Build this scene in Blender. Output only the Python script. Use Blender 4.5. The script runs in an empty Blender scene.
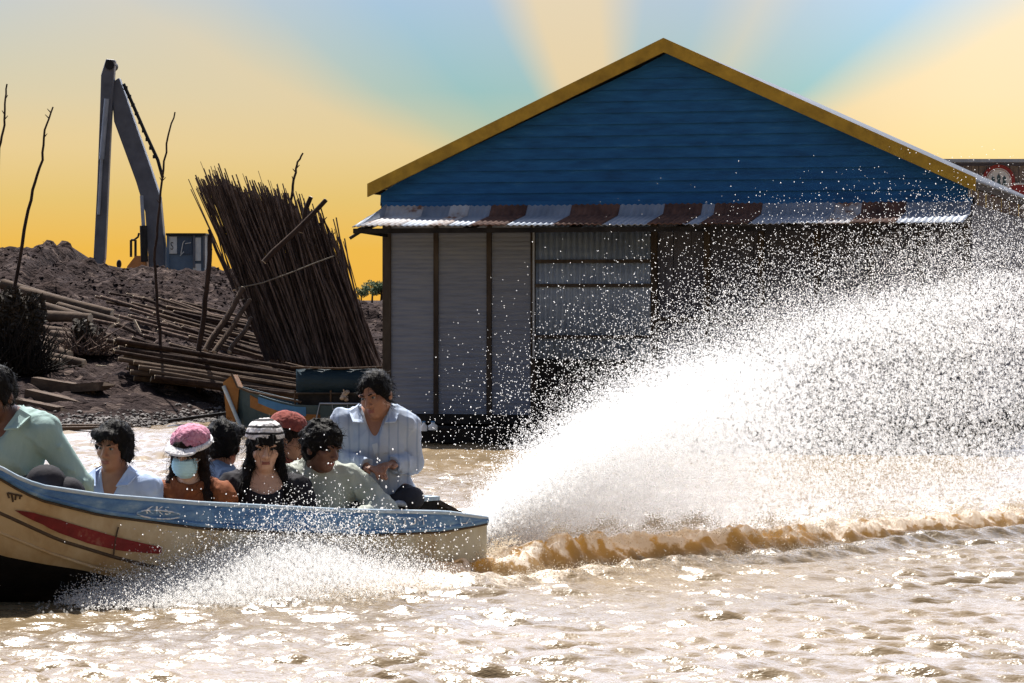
import bpy, math, random
import numpy as np
from mathutils import Vector, Matrix

random.seed(7)
RNG = np.random.default_rng(7)
SC = bpy.context.scene
COL = SC.collection
R = math.radians

# ------------------------------------------------------------------ camera model
F = 3000.0            # focal length in pixels (telephoto)
HZ = 300.0            # horizon row
CZ = 1.45             # eye height above the water


def W(px, py, D):
    """world point seen at a pixel when it stands D metres away"""
    return Vector(((px - 512.0) * D / F, D, CZ - (py - HZ) * D / F))


# ------------------------------------------------------------------ helpers
def link(o, parent=None):
    COL.objects.link(o)
    if parent is not None:
        o.parent = parent
    return o


def tag(o, label=None, cat=None, group=None, kind=None):
    if label: o['label'] = label
    if cat: o['category'] = cat
    if group: o['group'] = group
    if kind: o['kind'] = kind
    return o


def empty(name, loc, label, cat, group=None, rz=0.0):
    o = bpy.data.objects.new(name, None)
    o.location = loc
    o.rotation_euler = (0, 0, rz)
    link(o)
    return tag(o, label, cat, group)


def np_mesh(name, verts, faces, mats, smooth=True, parent=None, mat_idx=None, attrs=None, loc=None):
    """faces: (n,3) or (n,4) int array"""
    verts = np.asarray(verts, dtype=np.float32)
    faces = np.asarray(faces, dtype=np.int32)
    k = faces.shape[1]
    me = bpy.data.meshes.new(name)
    me.vertices.add(len(verts))
    me.vertices.foreach_set('co', verts.ravel())
    me.loops.add(faces.size)
    me.loops.foreach_set('vertex_index', faces.ravel())
    me.polygons.add(len(faces))
    me.polygons.foreach_set('loop_start', np.arange(0, faces.size, k, dtype=np.int32))
    try:
        me.polygons.foreach_set('loop_total', np.full(len(faces), k, dtype=np.int32))
    except Exception:
        pass
    me.polygons.foreach_set('use_smooth', np.full(len(faces), smooth, dtype=bool))
    for m in (mats if isinstance(mats, (list, tuple)) else [mats]):
        me.materials.append(m)
    if mat_idx is not None:
        me.polygons.foreach_set('material_index', np.asarray(mat_idx, dtype=np.int32))
    me.update(calc_edges=True)
    if attrs:
        for an, av in attrs.items():
            a = me.attributes.new(an, 'FLOAT', 'POINT')
            a.data.foreach_set('value', np.asarray(av, dtype=np.float32))
    o = bpy.data.objects.new(name, me)
    if loc is not None: o.location = loc
    return link(o, parent)


class MB:
    """collects shapes into one mesh"""
    def __init__(s):
        s.v = []; s.f = []; s.m = []; s.s = []

    def add(s, vs, fs, mi=0, smooth=False):
        b = len(s.v)
        s.v += [tuple(v) for v in vs]
        for f in fs:
            s.f.append(tuple(b + i for i in f)); s.m.append(mi); s.s.append(smooth)

    def box(s, c, size, M=None, mi=0, taper=1.0):
        hx, hy, hz = [q / 2 for q in size]
        vs = []
        for z, t in ((-hz, 1.0), (hz, taper)):
            for x, y in ((-hx, -hy), (hx, -hy), (hx, hy), (-hx, hy)):
                p = Vector((x * t, y * t, z))
                if M is not None: p = M @ p
                vs.append(Vector(c) + p)
        s.add(vs, [(0, 3, 2, 1), (4, 5, 6, 7), (0, 1, 5, 4), (1, 2, 6, 5), (2, 3, 7, 6), (3, 0, 4, 7)], mi)

    def beam(s, a, b, w, h, mi=0, up=(0, 0, 1)):
        a = Vector(a); b = Vector(b)
        d = (b - a); L = d.length; d.normalize()
        u = Vector(up)
        if abs(d.dot(u)) > .98: u = Vector((0, 1, 0))
        x = d.cross(u).normalized(); z = x.cross(d)
        M = Matrix((x, d, z)).transposed()
        s.box((a + b) / 2, (w, L, h), M, mi)

    def tube(s, pts, rad, n=7, mi=0, cap=True, smooth=True):
        pts = [Vector(p) for p in pts]
        if not hasattr(rad, '__len__'): rad = [rad] * len(pts)
        vs = []; fs = []
        prev = None
        for i, p in enumerate(pts):
            t = (pts[min(i + 1, len(pts) - 1)] - pts[max(i - 1, 0)]).normalized()
            if prev is None:
                u = Vector((0, 0, 1)) if abs(t.z) < .9 else Vector((0, 1, 0))
                x = t.cross(u).normalized()
            else:
                x = (prev - t * prev.dot(t)).normalized()
            prev = x
            y = t.cross(x)
            for j in range(n):
                a = 2 * math.pi * j / n
                vs.append(p + (x * math.cos(a) + y * math.sin(a)) * rad[i])
        for i in range(len(pts) - 1):
            for j in range(n):
                k = (j + 1) % n
                fs.append((i * n + j, i * n + k, (i + 1) * n + k, (i + 1) * n + j))
        s.add(vs, fs, mi, smooth)
        if cap:
            s.add(vs[:n], [tuple(reversed(range(n)))], mi)
            s.add(vs[-n:], [tuple(range(n))], mi)

    def ball(s, c, r, nu=10, nv=6, mi=0, M=None):
        r = r if hasattr(r, '__len__') else (r, r, r)
        vs = []; fs = []
        for i in range(nv + 1):
            th = math.pi * i / nv
            for j in range(nu):
                ph = 2 * math.pi * j / nu
                p = Vector((r[0] * math.sin(th) * math.cos(ph), r[1] * math.sin(th) * math.sin(ph), r[2] * math.cos(th)))
                if M is not None: p = M @ p
                vs.append(Vector(c) + p)
        for i in range(nv):
            for j in range(nu):
                k = (j + 1) % nu
                fs.append((i * nu + j, (i + 1) * nu + j, (i + 1) * nu + k, i * nu + k))
        s.add(vs, fs, mi, True)

    def build(s, name, mats, parent=None, loc=None):
        me = bpy.data.meshes.new(name)
        me.from_pydata(s.v, [], s.f)
        for m in (mats if isinstance(mats, (list, tuple)) else [mats]):
            me.materials.append(m)
        me.polygons.foreach_set('material_index', s.m)
        me.polygons.foreach_set('use_smooth', s.s)
        me.update()
        o = bpy.data.objects.new(name, me)
        if loc is not None: o.location = loc
        return link(o, parent)


# ------------------------------------------------------------------ materials
def new_mat(name):
    m = bpy.data.materials.new(name)
    m.use_nodes = True
    nt = m.node_tree
    return m, nt, nt.nodes['Principled BSDF']


def N(nt, t, **kw):
    n = nt.nodes.new(t)
    for k, v in kw.items():
        if k in n.inputs: n.inputs[k].default_value = v
        else: setattr(n, k, v)
    return n


def ramp(nt, fac, stops):
    r = nt.nodes.new('ShaderNodeValToRGB')
    e = r.color_ramp.elements
    while len(e) > 2: e.remove(e[-1])
    for i, (p, c) in enumerate(stops):
        if i < 2: el = e[i]; el.position = p
        else: el = e.new(p)
        el.color = tuple(c) + ((1,) if len(c) == 3 else ())
    nt.links.new(fac, r.inputs[0])
    return r.outputs[0]


def simple(name, c1, c2=None, rough=.75, scale=6.0, stretch=(1, 1, 1), bump=.25, metal=0.0, detail=6.0, spec=.3, bscale=None, dist=.01, stops=None):
    """two-tone weathered surface"""
    m, nt, b = new_mat(name)
    c2 = c2 or tuple(min(1, q * 1.5) for q in c1)
    tc = N(nt, 'ShaderNodeTexCoord')
    mp = N(nt, 'ShaderNodeMapping'); mp.inputs['Scale'].default_value = stretch
    nt.links.new(tc.outputs['Object'], mp.inputs[0])
    no = N(nt, 'ShaderNodeTexNoise', Scale=scale, Detail=detail, Roughness=.65)
    nt.links.new(mp.outputs[0], no.inputs['Vector'])
    nt.links.new(ramp(nt, no.outputs[0], stops or [(.32, c1), (.68, c2)]), b.inputs['Base Color'])
    b.inputs['Roughness'].default_value = rough
    b.inputs['Metallic'].default_value = metal
    b.inputs['Specular IOR Level'].default_value = spec
    if bump:
        n2 = N(nt, 'ShaderNodeTexNoise', Scale=bscale or scale * 5, Detail=5.0)
        nt.links.new(mp.outputs[0], n2.inputs['Vector'])
        bp = N(nt, 'ShaderNodeBump', Strength=bump, Distance=dist)
        nt.links.new(n2.outputs[0], bp.inputs['Height'])
        nt.links.new(bp.outputs[0], b.inputs['Normal'])
    return m


def wave_bump(m, direction, scale, strength, dist, coord='Object', rot=(0, 0, 0)):
    nt = m.node_tree; b = nt.nodes['Principled BSDF']
    tc = N(nt, 'ShaderNodeTexCoord')
    w = N(nt, 'ShaderNodeTexWave', Scale=scale, Distortion=.3)
    w.bands_direction = direction
    nt.links.new(tc.outputs[coord], w.inputs['Vector'])
    bp = N(nt, 'ShaderNodeBump', Strength=strength, Distance=dist)
    nt.links.new(w.outputs[0], bp.inputs['Height'])
    old = b.inputs['Normal'].links
    if old: nt.links.new(old[0].from_socket, bp.inputs['Normal'])
    nt.links.new(bp.outputs[0], b.inputs['Normal'])
    return m


M = {}
M['blue_siding'] = simple('blue_painted_boards', (.006, .06, .19), (.016, .125, .33), .7, 2.6, (1, 1, 5), .35, detail=10, stops=[(.25, (.005, .05, .15)), (.45, (.009, .085, .24)), (.6, (.013, .11, .30)), (.78, (.04, .15, .32))])
M['yellow_trim'] = simple('ochre_painted_trim', (.24, .145, .014), (.46, .285, .03), .6, 5, bump=.15)
M['galv'] = simple('galvanised_sheet', (.22, .26, .33), (.36, .40, .48), .5, 3, (1, 1, 1), .1, metal=.25)
M['roof_metal'] = simple('dull_roof_sheet', (.12, .14, .18), (.2, .22, .27), .75, 3, (1, 1, 1), .1, spec=.2)
M['rust'] = simple('rusted_sheet', (.06, .03, .025), (.17, .085, .06), .8, 7, (1, 1, 1), .25)
M['galv_worn'] = simple('worn_galvanised_sheet', (.30, .2, .15), (.55, .56, .6), .6, 5, (1, 1, 1), .2, stops=[(.36, (.22, .11, .07)), (.46, (.45, .42, .42)), (.7, (.56, .58, .62))])
M['panel'] = wave_bump(simple('grey_slatted_panel', (.23, .23, .245), (.36, .355, .35), .8, 2.0, (1, 1, 12), .3, stops=[(.25, (.10, .125, .19)), (.5, (.16, .19, .27)), (.8, (.21, .235, .285))]), 'Z', 7.0, .5, .008)
M['door_metal'] = simple('blue_corrugated_metal', (.16, .22, .36), (.27, .35, .50), .5, 3, (1, 1, 3), .1, metal=.2)
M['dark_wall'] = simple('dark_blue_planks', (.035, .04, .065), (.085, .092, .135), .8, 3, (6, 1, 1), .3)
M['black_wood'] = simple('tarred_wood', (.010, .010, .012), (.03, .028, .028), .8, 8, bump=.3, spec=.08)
M['post'] = simple('dark_post_wood', (.03, .025, .024), (.07, .06, .055), .85, 10, (1, 1, .2), .3, spec=.08)
M['pole'] = simple('bare_pole_bark', (.02, .013, .012), (.058, .038, .03), .85, 12, (1, 1, .3), .4, spec=.08)
M['pole_pale'] = simple('peeled_pole_wood', (.045, .03, .023), (.12, .082, .058), .8, 12, (1, 1, .3), .3, spec=.08)
M['log'] = simple('weathered_log', (.045, .032, .025), (.12, .086, .064), .85, 9, (.4, 1, 1), .4, spec=.08)
M['cut_end'] = simple('pale_cut_wood', (.5, .4, .28), (.65, .55, .42), .8, 20, bump=.1)
M['brush'] = simple('dry_brush_sticks', (.045, .032, .027), (.19, .135, .11), .9, 18, (1, 1, .2), .3, spec=.08)
M['twig'] = simple('dark_twigs', (.010, .009, .009), (.03, .025, .022), .9, 18, bump=.2, spec=.08)
M['leaf'] = simple('dark_leaves', (.022, .018, .013), (.055, .042, .03), .8, 9, bump=.1)
M['far_leaf'] = simple('tree_leaves', (.05, .09, .045), (.1, .15, .07), .8, 3, bump=.1)
M['earth'] = None
M['rope'] = simple('pale_rope', (.14, .12, .10), (.24, .21, .17), .9, 40, bump=.3)
M['steel'] = simple('grey_excavator_paint', (.07, .077, .10), (.13, .142, .178), .5, 2, bump=.1, spec=.4)
M['cabblue'] = simple('dark_blue_paint', (.07, .12, .19), (.13, .19, .27), .5, 2, bump=.05)
M['orange'] = simple('orange_machine_paint', (.42, .16, .05), (.55, .24, .09), .6, 3, bump=.1)
M['black'] = simple('black_rubber', (.012, .012, .013), (.025, .025, .025), .7, 8, bump=.1)
M['white_paint'] = simple('white_paint', (.66, .67, .68), (.8, .8, .8), .6, 10, bump=.05)
M['hull'] = simple('weathered_cream_hull', (.40, .31, .19), (.60, .53, .40), .6, 4.5, (1, 1, .55), .35, detail=10, spec=.4,
                   stops=[(.28, (.24, .15, .08)), (.40, (.40, .32, .21)), (.55, (.50, .44, .33)), (.66, (.54, .49, .39)), (.78, (.34, .27, .18))])
M['hull_blue'] = simple('worn_blue_boat_paint', (.07, .19, .42), (.16, .33, .58), .6, 7, (1, 1, 2), .3, detail=10, spec=.4,
                        stops=[(.3, (.04, .11, .25)), (.46, (.075, .18, .37)), (.58, (.14, .26, .43)), (.68, (.32, .42, .51)), (.74, (.12, .22, .38))])
M['rail_pale'] = simple('pale_blue_rail', (.30, .42, .55), (.5, .58, .66), .5, 8, bump=.15)
def bow_tan(m):
    """the old varnish at the bow has browned; the stern is bleached grey"""
    nt = m.node_tree; b = nt.nodes['Principled BSDF']; L = nt.links
    src = b.inputs['Base Color'].links[0].from_socket
    tc = N(nt, 'ShaderNodeTexCoord'); sp = N(nt, 'ShaderNodeSeparateXYZ'); L.new(tc.outputs['Object'], sp.inputs[0])
    no = N(nt, 'ShaderNodeTexNoise', Scale=2.2, Detail=5.0); L.new(tc.outputs['Object'], no.inputs['Vector'])
    ma = N(nt, 'ShaderNodeMath', operation='MULTIPLY_ADD'); ma.inputs[1].default_value = 1.4; L.new(no.outputs[0], ma.inputs[0]); L.new(sp.outputs[0], ma.inputs[2])
    cr = N(nt, 'ShaderNodeMapRange'); cr.inputs['From Min'].default_value = -.1; cr.inputs['From Max'].default_value = -1.9; L.new(ma.outputs[0], cr.inputs['Value'])
    tint = ramp(nt, cr.outputs[0], [(0.0, (.92, .97, 1.0)), (1.0, (.95, .72, .46))])
    mx = N(nt, 'ShaderNodeMix', data_type='RGBA', blend_type='MULTIPLY'); mx.inputs['Factor'].default_value = 1
    L.new(src, mx.inputs['A']); L.new(tint, mx.inputs['B']); L.new(mx.outputs['Result'], b.inputs['Base Color'])


bow_tan(M['hull'])
M['red'] = simple('red_stripe_paint', (.15, .010, .012), (.24, .02, .02), .65, 9, bump=.25, detail=10, stops=[(.3, (.11, .010, .012)), (.58, (.2, .018, .02)), (.7, (.3, .12, .09))])
M['seam'] = simple('dark_seam', (.05, .035, .025), (.1, .07, .05), .8, 12, bump=.2)
M['tar'] = simple('black_tarred_bottom', (.008, .008, .009), (.02, .018, .018), .6, 9, bump=.3, spec=.15)  # near-black colour for the hull below the chine
M['inside'] = simple('boat_inside_wood', (.12, .09, .06), (.22, .17, .11), .8, 6, bump=.3)
M['letter'] = simple('worn_white_lettering', (.42, .52, .62), (.78, .8, .82), .6, 30, bump=0, stops=[(.42, (.2, .36, .58)), (.52, (.7, .74, .78))])
M['letter_dark'] = simple('dark_lettering', (.05, .03, .02), (.09, .06, .04), .7, 20, bump=0)
M['boat_orange'] = simple('orange_boat_paint', (.2, .085, .025), (.32, .15, .045), .6, 6, bump=.2)
M['boat_teal'] = simple('teal_boat_paint', (.03, .06, .08), (.06, .1, .12), .6, 6, bump=.2)
M['boat_sky'] = simple('bright_blue_boat_paint', (.035, .14, .34), (.06, .2, .42), .6, 6, bump=.2)
M['tarp'] = simple('dark_blue_tarp', (.007, .024, .04), (.014, .036, .056), .6, 4, (1, 1, 3), .4, bscale=14, dist=.03)
M['rag'] = simple('pale_rag', (.4, .3, .22), (.55, .45, .36), .9, 20, bump=.3)
M['redboard'] = simple('dark_red_board', (.2, .02, .025), (.32, .05, .05), .7, 6, bump=.1)
M['ring_white'] = simple('off_white_emblem', (.55, .56, .6), (.7, .7, .72), .6, 9, bump=0)
M['shed_board'] = simple('grey_brown_boards', (.10, .08, .08), (.26, .22, .21), .85, 4, (9, 9, .5), .4)
M['pane'] = simple('pale_window_panel', (.5, .53, .55), (.66, .68, .68), .4, 6, bump=0)
M['glass_dark'] = simple('dark_cab_glass', (.03, .055, .10), (.05, .085, .14), .6, 2, bump=0, spec=.6)
M['skin'] = simple('warm_brown_skin', (.26, .12, .072), (.34, .165, .10), .5, 16, bump=.06, spec=.35)
M['skin_light'] = simple('light_skin', (.48, .28, .19), (.56, .34, .24), .5, 16, bump=.05, spec=.35)
M['skin_dark'] = simple('deep_brown_skin', (.115, .05, .031), (.17, .08, .05), .5, 16, bump=.06, spec=.35)
M['lip'] = simple('lips', (.19, .06, .048), (.24, .085, .065), .45, 10, bump=0)
M['hair'] = simple('black_hair', (.004, .0035, .0035), (.009, .008, .008), .62, 30, (1, 1, .3), .4, spec=.10)
M['hair_brown'] = simple('dark_brown_hair', (.008, .005, .004), (.022, .012, .009), .62, 30, (1, 1, .3), .4, spec=.10)
M['eye'] = simple('dark_eyes', (.012, .008, .006), (.02, .014, .01), .2, 10, bump=0, spec=.5)
M['eyewhite'] = simple('eye_whites', (.26, .24, .23), (.34, .32, .3), .3, 10, bump=0)


def cloth(name, c1, c2, sc=5.0, bump=.6, stops=None):
    return simple(name, c1, c2, .85, sc, (1, 1, .6), bump, spec=.15, bscale=11, dist=.02, stops=stops)


M['c_green'] = cloth('pale_green_cotton', (.26, .37, .355), (.36, .48, .46))
M['c_white'] = cloth('blue_white_cotton', (.36, .46, .68), (.48, .57, .76))
M['c_rust'] = cloth('rust_brown_fleece', (.14, .04, .018), (.26, .09, .035), 18)
M['c_black'] = cloth('black_knit', (.012, .012, .016), (.03, .028, .034))
M['c_denim'] = cloth('grey_blue_cloth', (.12, .17, .26), (.2, .26, .36))
M['c_grey'] = cloth('grey_olive_jacket', (.30, .33, .29), (.44, .46, .42))
M['c_dark'] = cloth('dark_trousers', (.02, .02, .026), (.045, .045, .055))
M['c_redb'] = cloth('dull_red_cloth', (.22, .05, .035), (.32, .09, .06))
M['mask'] = cloth('pale_blue_mask', (.36, .58, .68), (.46, .68, .76), 9, .3)
M['pinkhat'] = simple('pink_knit', (.36, .10, .17), (.62, .32, .42), .95, 60, bump=.9, bscale=70, dist=.008)
M['whiteband'] = simple('white_knit_band', (.62, .6, .62), (.78, .76, .78), .95, 60, bump=.9, bscale=70, dist=.008)
M['redcap'] = simple('brick_red_knit', (.16, .035, .03), (.25, .06, .045), .95, 50, bump=.8, bscale=60, dist=.008)


def striped(name, cA, cB, direction, scale, thresh, coord='Object', bump=.5):
    m = cloth(name, cA, cA, bump=bump)
    nt = m.node_tree; b = nt.nodes['Principled BSDF']
    tc = N(nt, 'ShaderNodeTexCoord')
    w = N(nt, 'ShaderNodeTexWave', Scale=scale, Distortion=1.2)
    w.inputs['Detail'].default_value = 1.0
    w.bands_direction = direction
    nt.links.new(tc.outputs[coord], w.inputs['Vector'])
    nt.links.new(ramp(nt, w.outputs[0], [(thresh - .06, cA), (thresh + .06, cB)]), b.inputs['Base Color'])
    return m


M['c_stripe'] = striped('white_shirt_with_blue_stripes', (.38, .44, .55), (.29, .35, .47), 'X', 6.0, .90)
M['knit_bw'] = striped('white_and_black_knit', (.7, .68, .68), (.03, .028, .03), 'Z', 9.0, .72, bump=.8)


def earth_mat():
    m, nt, b = new_mat('muddy_rubble')
    tc = N(nt, 'ShaderNodeTexCoord')
    n1 = N(nt, 'ShaderNodeTexNoise', Scale=.9, Detail=9.0, Roughness=.7)
    n2 = N(nt, 'ShaderNodeTexVoronoi', Scale=7.0)
    n3 = N(nt, 'ShaderNodeTexNoise', Scale=11.0, Detail=6.0)
    for n in (n1, n2, n3): nt.links.new(tc.outputs['Object'], n.inputs['Vector'])
    c1 = ramp(nt, n1.outputs[0], [(.3, (.018, .013, .0125)), (.5, (.036, .026, .0245)), (.72, (.072, .052, .044))])
    c2 = ramp(nt, n2.outputs['Color'], [(.2, (.015, .011, .012)), (.7, (.038, .028, .027)), (.95, (.15, .115, .10))])
    mx = N(nt, 'ShaderNodeMix', data_type='RGBA'); mx.inputs['Factor'].default_value = .5
    nt.links.new(c1, mx.inputs['A']); nt.links.new(c2, mx.inputs['B'])
    nt.links.new(mx.outputs['Result'], b.inputs['Base Color'])
    b.inputs['Roughness'].default_value = 1.0; b.inputs['Specular IOR Level'].default_value = .03
    bp = N(nt, 'ShaderNodeBump', Strength=.9, Distance=.12)
    nt.links.new(n3.outputs[0], bp.inputs['Height']); nt.links.new(bp.outputs[0], b.inputs['Normal'])
    return m


M['earth'] = earth_mat()
M['stone'] = simple('shore_rubble', (.03, .026, .026), (.22, .2, .19), .8, 5, bump=.4)

# ------------------------------------------------------------------ world, sun, camera
SUN_EL, SUN_AZ = R(60), R(-14)     # azimuth from +Y (behind the scene), negative = to the left


def build_world():
    w = bpy.data.worlds.new('World'); SC.world = w; w.use_nodes = True
    nt = w.node_tree; nt.nodes.clear(); L = nt.links
    out = N(nt, 'ShaderNodeOutputWorld')
    sky = N(nt, 'ShaderNodeTexSky', sky_type='NISHITA')
    sky.sun_disc = False; sky.sun_elevation = SUN_EL; sky.sun_rotation = SUN_AZ
    sky.dust_density = 2.5; sky.air_density = 1.0
    bg = N(nt, 'ShaderNodeBackground', Strength=.05)
    L.new(sky.outputs[0], bg.inputs[0])
    geo = N(nt, 'ShaderNodeTexCoord')
    sep = N(nt, 'ShaderNodeSeparateXYZ'); L.new(geo.outputs['Generated'], sep.inputs[0])

    def mth(op, a, b=None, c=None):
        n = N(nt, 'ShaderNodeMath', operation=op)
        for i, q in enumerate((a, b, c)):
            if q is None: continue
            if hasattr(q, 'links'): L.new(q, n.inputs[i])
            else: n.inputs[i].default_value = q
        return n.outputs[0]
    X, Y, Z = sep.outputs
    el = mth('ARCSINE', Z)
    az = mth('ARCTAN2', X, Y)
    # warm band at the horizon that pales upward
    e01 = mth('MULTIPLY', el, 1 / .12)
    warm = ramp(nt, e01, [(0.0, (.86, .45, .06)), (.14, (.84, .48, .075)), (.28, (.78, .54, .17)), (.42, (.80, .60, .29)), (.56, (.78, .62, .37)), (1.0, (.76, .66, .50))])
    cool = ramp(nt, e01, [(0.0, (.88, .47, .045)), (.16, (.80, .50, .09)), (.36, (.55, .56, .30)), (.58, (.33, .53, .52)), (.82, (.39, .55, .69)), (1.0, (.48, .60, .74))])
    # broad beams fanning out from behind the house
    ang = mth('ARCTAN2', mth('SUBTRACT', el, .016), mth('SUBTRACT', az, .036))
    ang = mth('DIVIDE', ang, math.pi)
    wob = N(nt, 'ShaderNodeTexNoise', Scale=9.0, Detail=2.0)
    L.new(geo.outputs['Generated'], wob.inputs['Vector'])
    ang = mth('ADD', ang, mth('MULTIPLY', mth('SUBTRACT', wob.outputs[0], .5), .06))
    beam = ramp(nt, ang, [(0.0, (0, 0, 0)), (.17, (0, 0, 0)), (.225, (1, 1, 1)), (.285, (.85, .85, .85)), (.335, (.48, .48, .48)), (.40, (.85, .85, .85)),
                          (.47, (.8, .8, .8)), (.525, (.0, .0, .0)), (.60, (.0, .0, .0)), (.655, (.95, .95, .95)), (.735, (1, 1, 1)), (.80, (.75, .75, .75)), (.85, (.1, .1, .1)), (1.0, (0, 0, 0))])
    # the upper corner on the left is blue too
    corner = mth('MULTIPLY', mth('SMOOTH_MIN', 1.0, mth('MAXIMUM', mth('SUBTRACT', e01, .45), 0.0), .2), mth('MINIMUM', 1.0, mth('MAXIMUM', mth('MULTIPLY', mth('SUBTRACT', -.075, az), 10.0), 0.0)))
    bf = N(nt, 'ShaderNodeRGBToBW'); L.new(beam, bf.inputs[0])
    fac = mth('MINIMUM', 1.0, mth('ADD', bf.outputs[0], mth('MULTIPLY', corner, 1.3)))
    mx = N(nt, 'ShaderNodeMix', data_type='RGBA')
    L.new(fac, mx.inputs['Factor']); L.new(warm, mx.inputs['A']); L.new(cool, mx.inputs['B'])
    east = N(nt, 'ShaderNodeMapRange'); east.interpolation_type = 'SMOOTHSTEP'
    east.inputs['From Min'].default_value = .05; east.inputs['From Max'].default_value = .16
    east.inputs['To Min'].default_value = LOWSKY; east.inputs['To Max'].default_value = LOWSKY * 1.28
    L.new(az, east.inputs['Value'])
    bg2 = N(nt, 'ShaderNodeBackground'); L.new(east.outputs[0], bg2.inputs[1])
    L.new(mx.outputs['Result'], bg2.inputs[0])
    # low sky hands over to the clear bright sky above ~8 degrees
    hand = N(nt, 'ShaderNodeMapRange'); hand.interpolation_type = 'SMOOTHSTEP'
    hand.inputs['From Min'].default_value = .10; hand.inputs['From Max'].default_value = .20
    L.new(el, hand.inputs['Value'])
    ms = N(nt, 'ShaderNodeMixShader')
    L.new(hand.outputs[0], ms.inputs[0]); L.new(bg2.outputs[0], ms.inputs[1]); L.new(bg.outputs[0], ms.inputs[2])
    # bright haze in the sky on the sun's side
    da = mth('COSINE', mth('SUBTRACT', az, SUN_AZ))
    lobe = N(nt, 'ShaderNodeMapRange'); lobe.interpolation_type = 'SMOOTHSTEP'
    lobe.inputs['From Min'].default_value = .1; lobe.inputs['From Max'].default_value = .9
    L.new(da, lobe.inputs['Value'])
    vert = N(nt, 'ShaderNodeMapRange'); vert.interpolation_type = 'SMOOTHSTEP'
    vert.inputs['From Min'].default_value = 1.1; vert.inputs['From Max'].default_value = .35
    L.new(el, vert.inputs['Value'])
    hz = N(nt, 'ShaderNodeBackground'); hz.inputs[0].default_value = (.74, .81, 1.0, 1)
    L.new(mth('MULTIPLY', mth('MULTIPLY', lobe.outputs[0], vert.outputs[0]), mth('MULTIPLY', hand.outputs[0], HAZE)), hz.inputs[1])
    ad = N(nt, 'ShaderNodeAddShader')
    L.new(ms.outputs[0], ad.inputs[0]); L.new(hz.outputs[0], ad.inputs[1])
    L.new(ad.outputs[0], out.inputs[0])


LOWSKY = .52; HAZE = 1.65
build_world()
sun = bpy.data.lights.new('sun', 'SUN')
sun.energy = 5.0; sun.angle = R(.5); sun.color = (1.0, .95, .87)
so = link(bpy.data.objects.new('sun', sun))
sd = Vector((math.sin(SUN_AZ) * math.cos(SUN_EL), math.cos(SUN_AZ) * math.cos(SUN_EL), math.sin(SUN_EL)))
so.rotation_euler = sd.to_track_quat('Z', 'Y').to_euler()
so.location = sd * 80

cam = bpy.data.cameras.new('camera')
cam.sensor_width = 36; cam.lens = F / 1024 * 36
cam.shift_y = -(341.5 - HZ) / 1024
cam.clip_start = .5; cam.clip_end = 3000
co = link(bpy.data.objects.new('camera', cam))
co.location = (0, 0, CZ); co.rotation_euler = (R(90), 0, 0)
SC.camera = co
SC.view_settings.view_transform = 'Standard'
SC.view_settings.look = 'None'
SC.view_settings.exposure = 1.0
SC.view_settings.gamma = 1
SC.render.engine = 'CYCLES'
SC.cycles.max_bounces = 28; SC.cycles.diffuse_bounces = 24; SC.cycles.transmission_bounces = 24; SC.cycles.transparent_max_bounces = 96
SC.cycles.use_denoising = True

# ------------------------------------------------------------------ noise
def vnoise2(x, y, seed=0):
    """cheap value noise, vectorised"""
    xi = np.floor(x).astype(np.int64); yi = np.floor(y).astype(np.int64)
    fx = x - xi; fy = y - yi
    fx = fx * fx * (3 - 2 * fx); fy = fy * fy * (3 - 2 * fy)

    def h(a, b):
        n = (a * 374761393 + b * 668265263 + seed * 974634777) & 0x7fffffff
        n = ((n ^ (n >> 13)) * 1274126177) & 0x7fffffff
        return ((n ^ (n >> 16)) & 0xffff) / 65535.0
    return (h(xi, yi) * (1 - fx) + h(xi + 1, yi) * fx) * (1 - fy) + (h(xi, yi + 1) * (1 - fx) + h(xi + 1, yi + 1) * fx) * fy


def fbm(x, y, seed=0, oct=5, gain=.5):
    s = 0; a = 1; t = 0
    for i in range(oct):
        s = s + a * (vnoise2(x * 2 ** i, y * 2 ** i, seed + i * 17) - .5); t += a; a *= gain
    return s / t * 2


def sstep(a, b, x):
    t = np.clip((x - a) / (b - a), 0, 1)
    return t * t * (3 - 2 * t)


# ------------------------------------------------------------------ boat geometry (needed by the water too)
HEAD = R(31)
HV = Vector((-math.cos(HEAD), -math.sin(HEAD), 0))        # towards the bow
NV = Vector((math.sin(HEAD), -math.cos(HEAD), 0))         # towards the camera side
STERN = W(486, 519, 15.8); STERN.z = 0
STERN = STERN - NV * .28
BL = 5.0


def half_beam(u):
    return float(np.interp(u, [0, .5, 1.0, 1.7, 2.6, 3.3, 4.0, 4.6, 5.0], [.28, .40, .49, .56, .56, .48, .33, .15, .012]))


def bp_(u, v, z):
    p = STERN + HV * u + NV * v
    return Vector((p.x, p.y, z))


CURVES = {   # rows in the picture of the lines along the near side
    'top': [(-420, 340), (-200, 392), (-80, 436), (0, 469), (20, 480), (40, 487), (100, 496), (200, 504), (340, 511), (445, 513), (475, 517), (488, 519)],
    'band': [(-420, 356), (-200, 404), (-80, 446), (0, 478), (20, 490), (40, 499), (100, 514), (200, 527), (300, 532), (360, 534), (440, 531), (475, 525), (488, 522)],
    'strake': [(-420, 384), (-200, 440), (-80, 484), (0, 513), (59, 540), (118, 558), (200, 578), (300, 590), (488, 600)],
    'chine': [(-420, 420), (-200, 478), (-80, 526), (0, 554), (40, 562), (80, 568), (110, 575), (200, 594), (300, 603), (488, 612)],
    'second': [(-420, 402), (-200, 458), (-80, 503), (0, 533), (49, 553), (95, 568), (200, 588), (300, 598), (488, 607)],
}
FRAC = {'top': 1.0, 'band': .99, 'strake': .90, 'chine': .78, 'second': .835}


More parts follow.
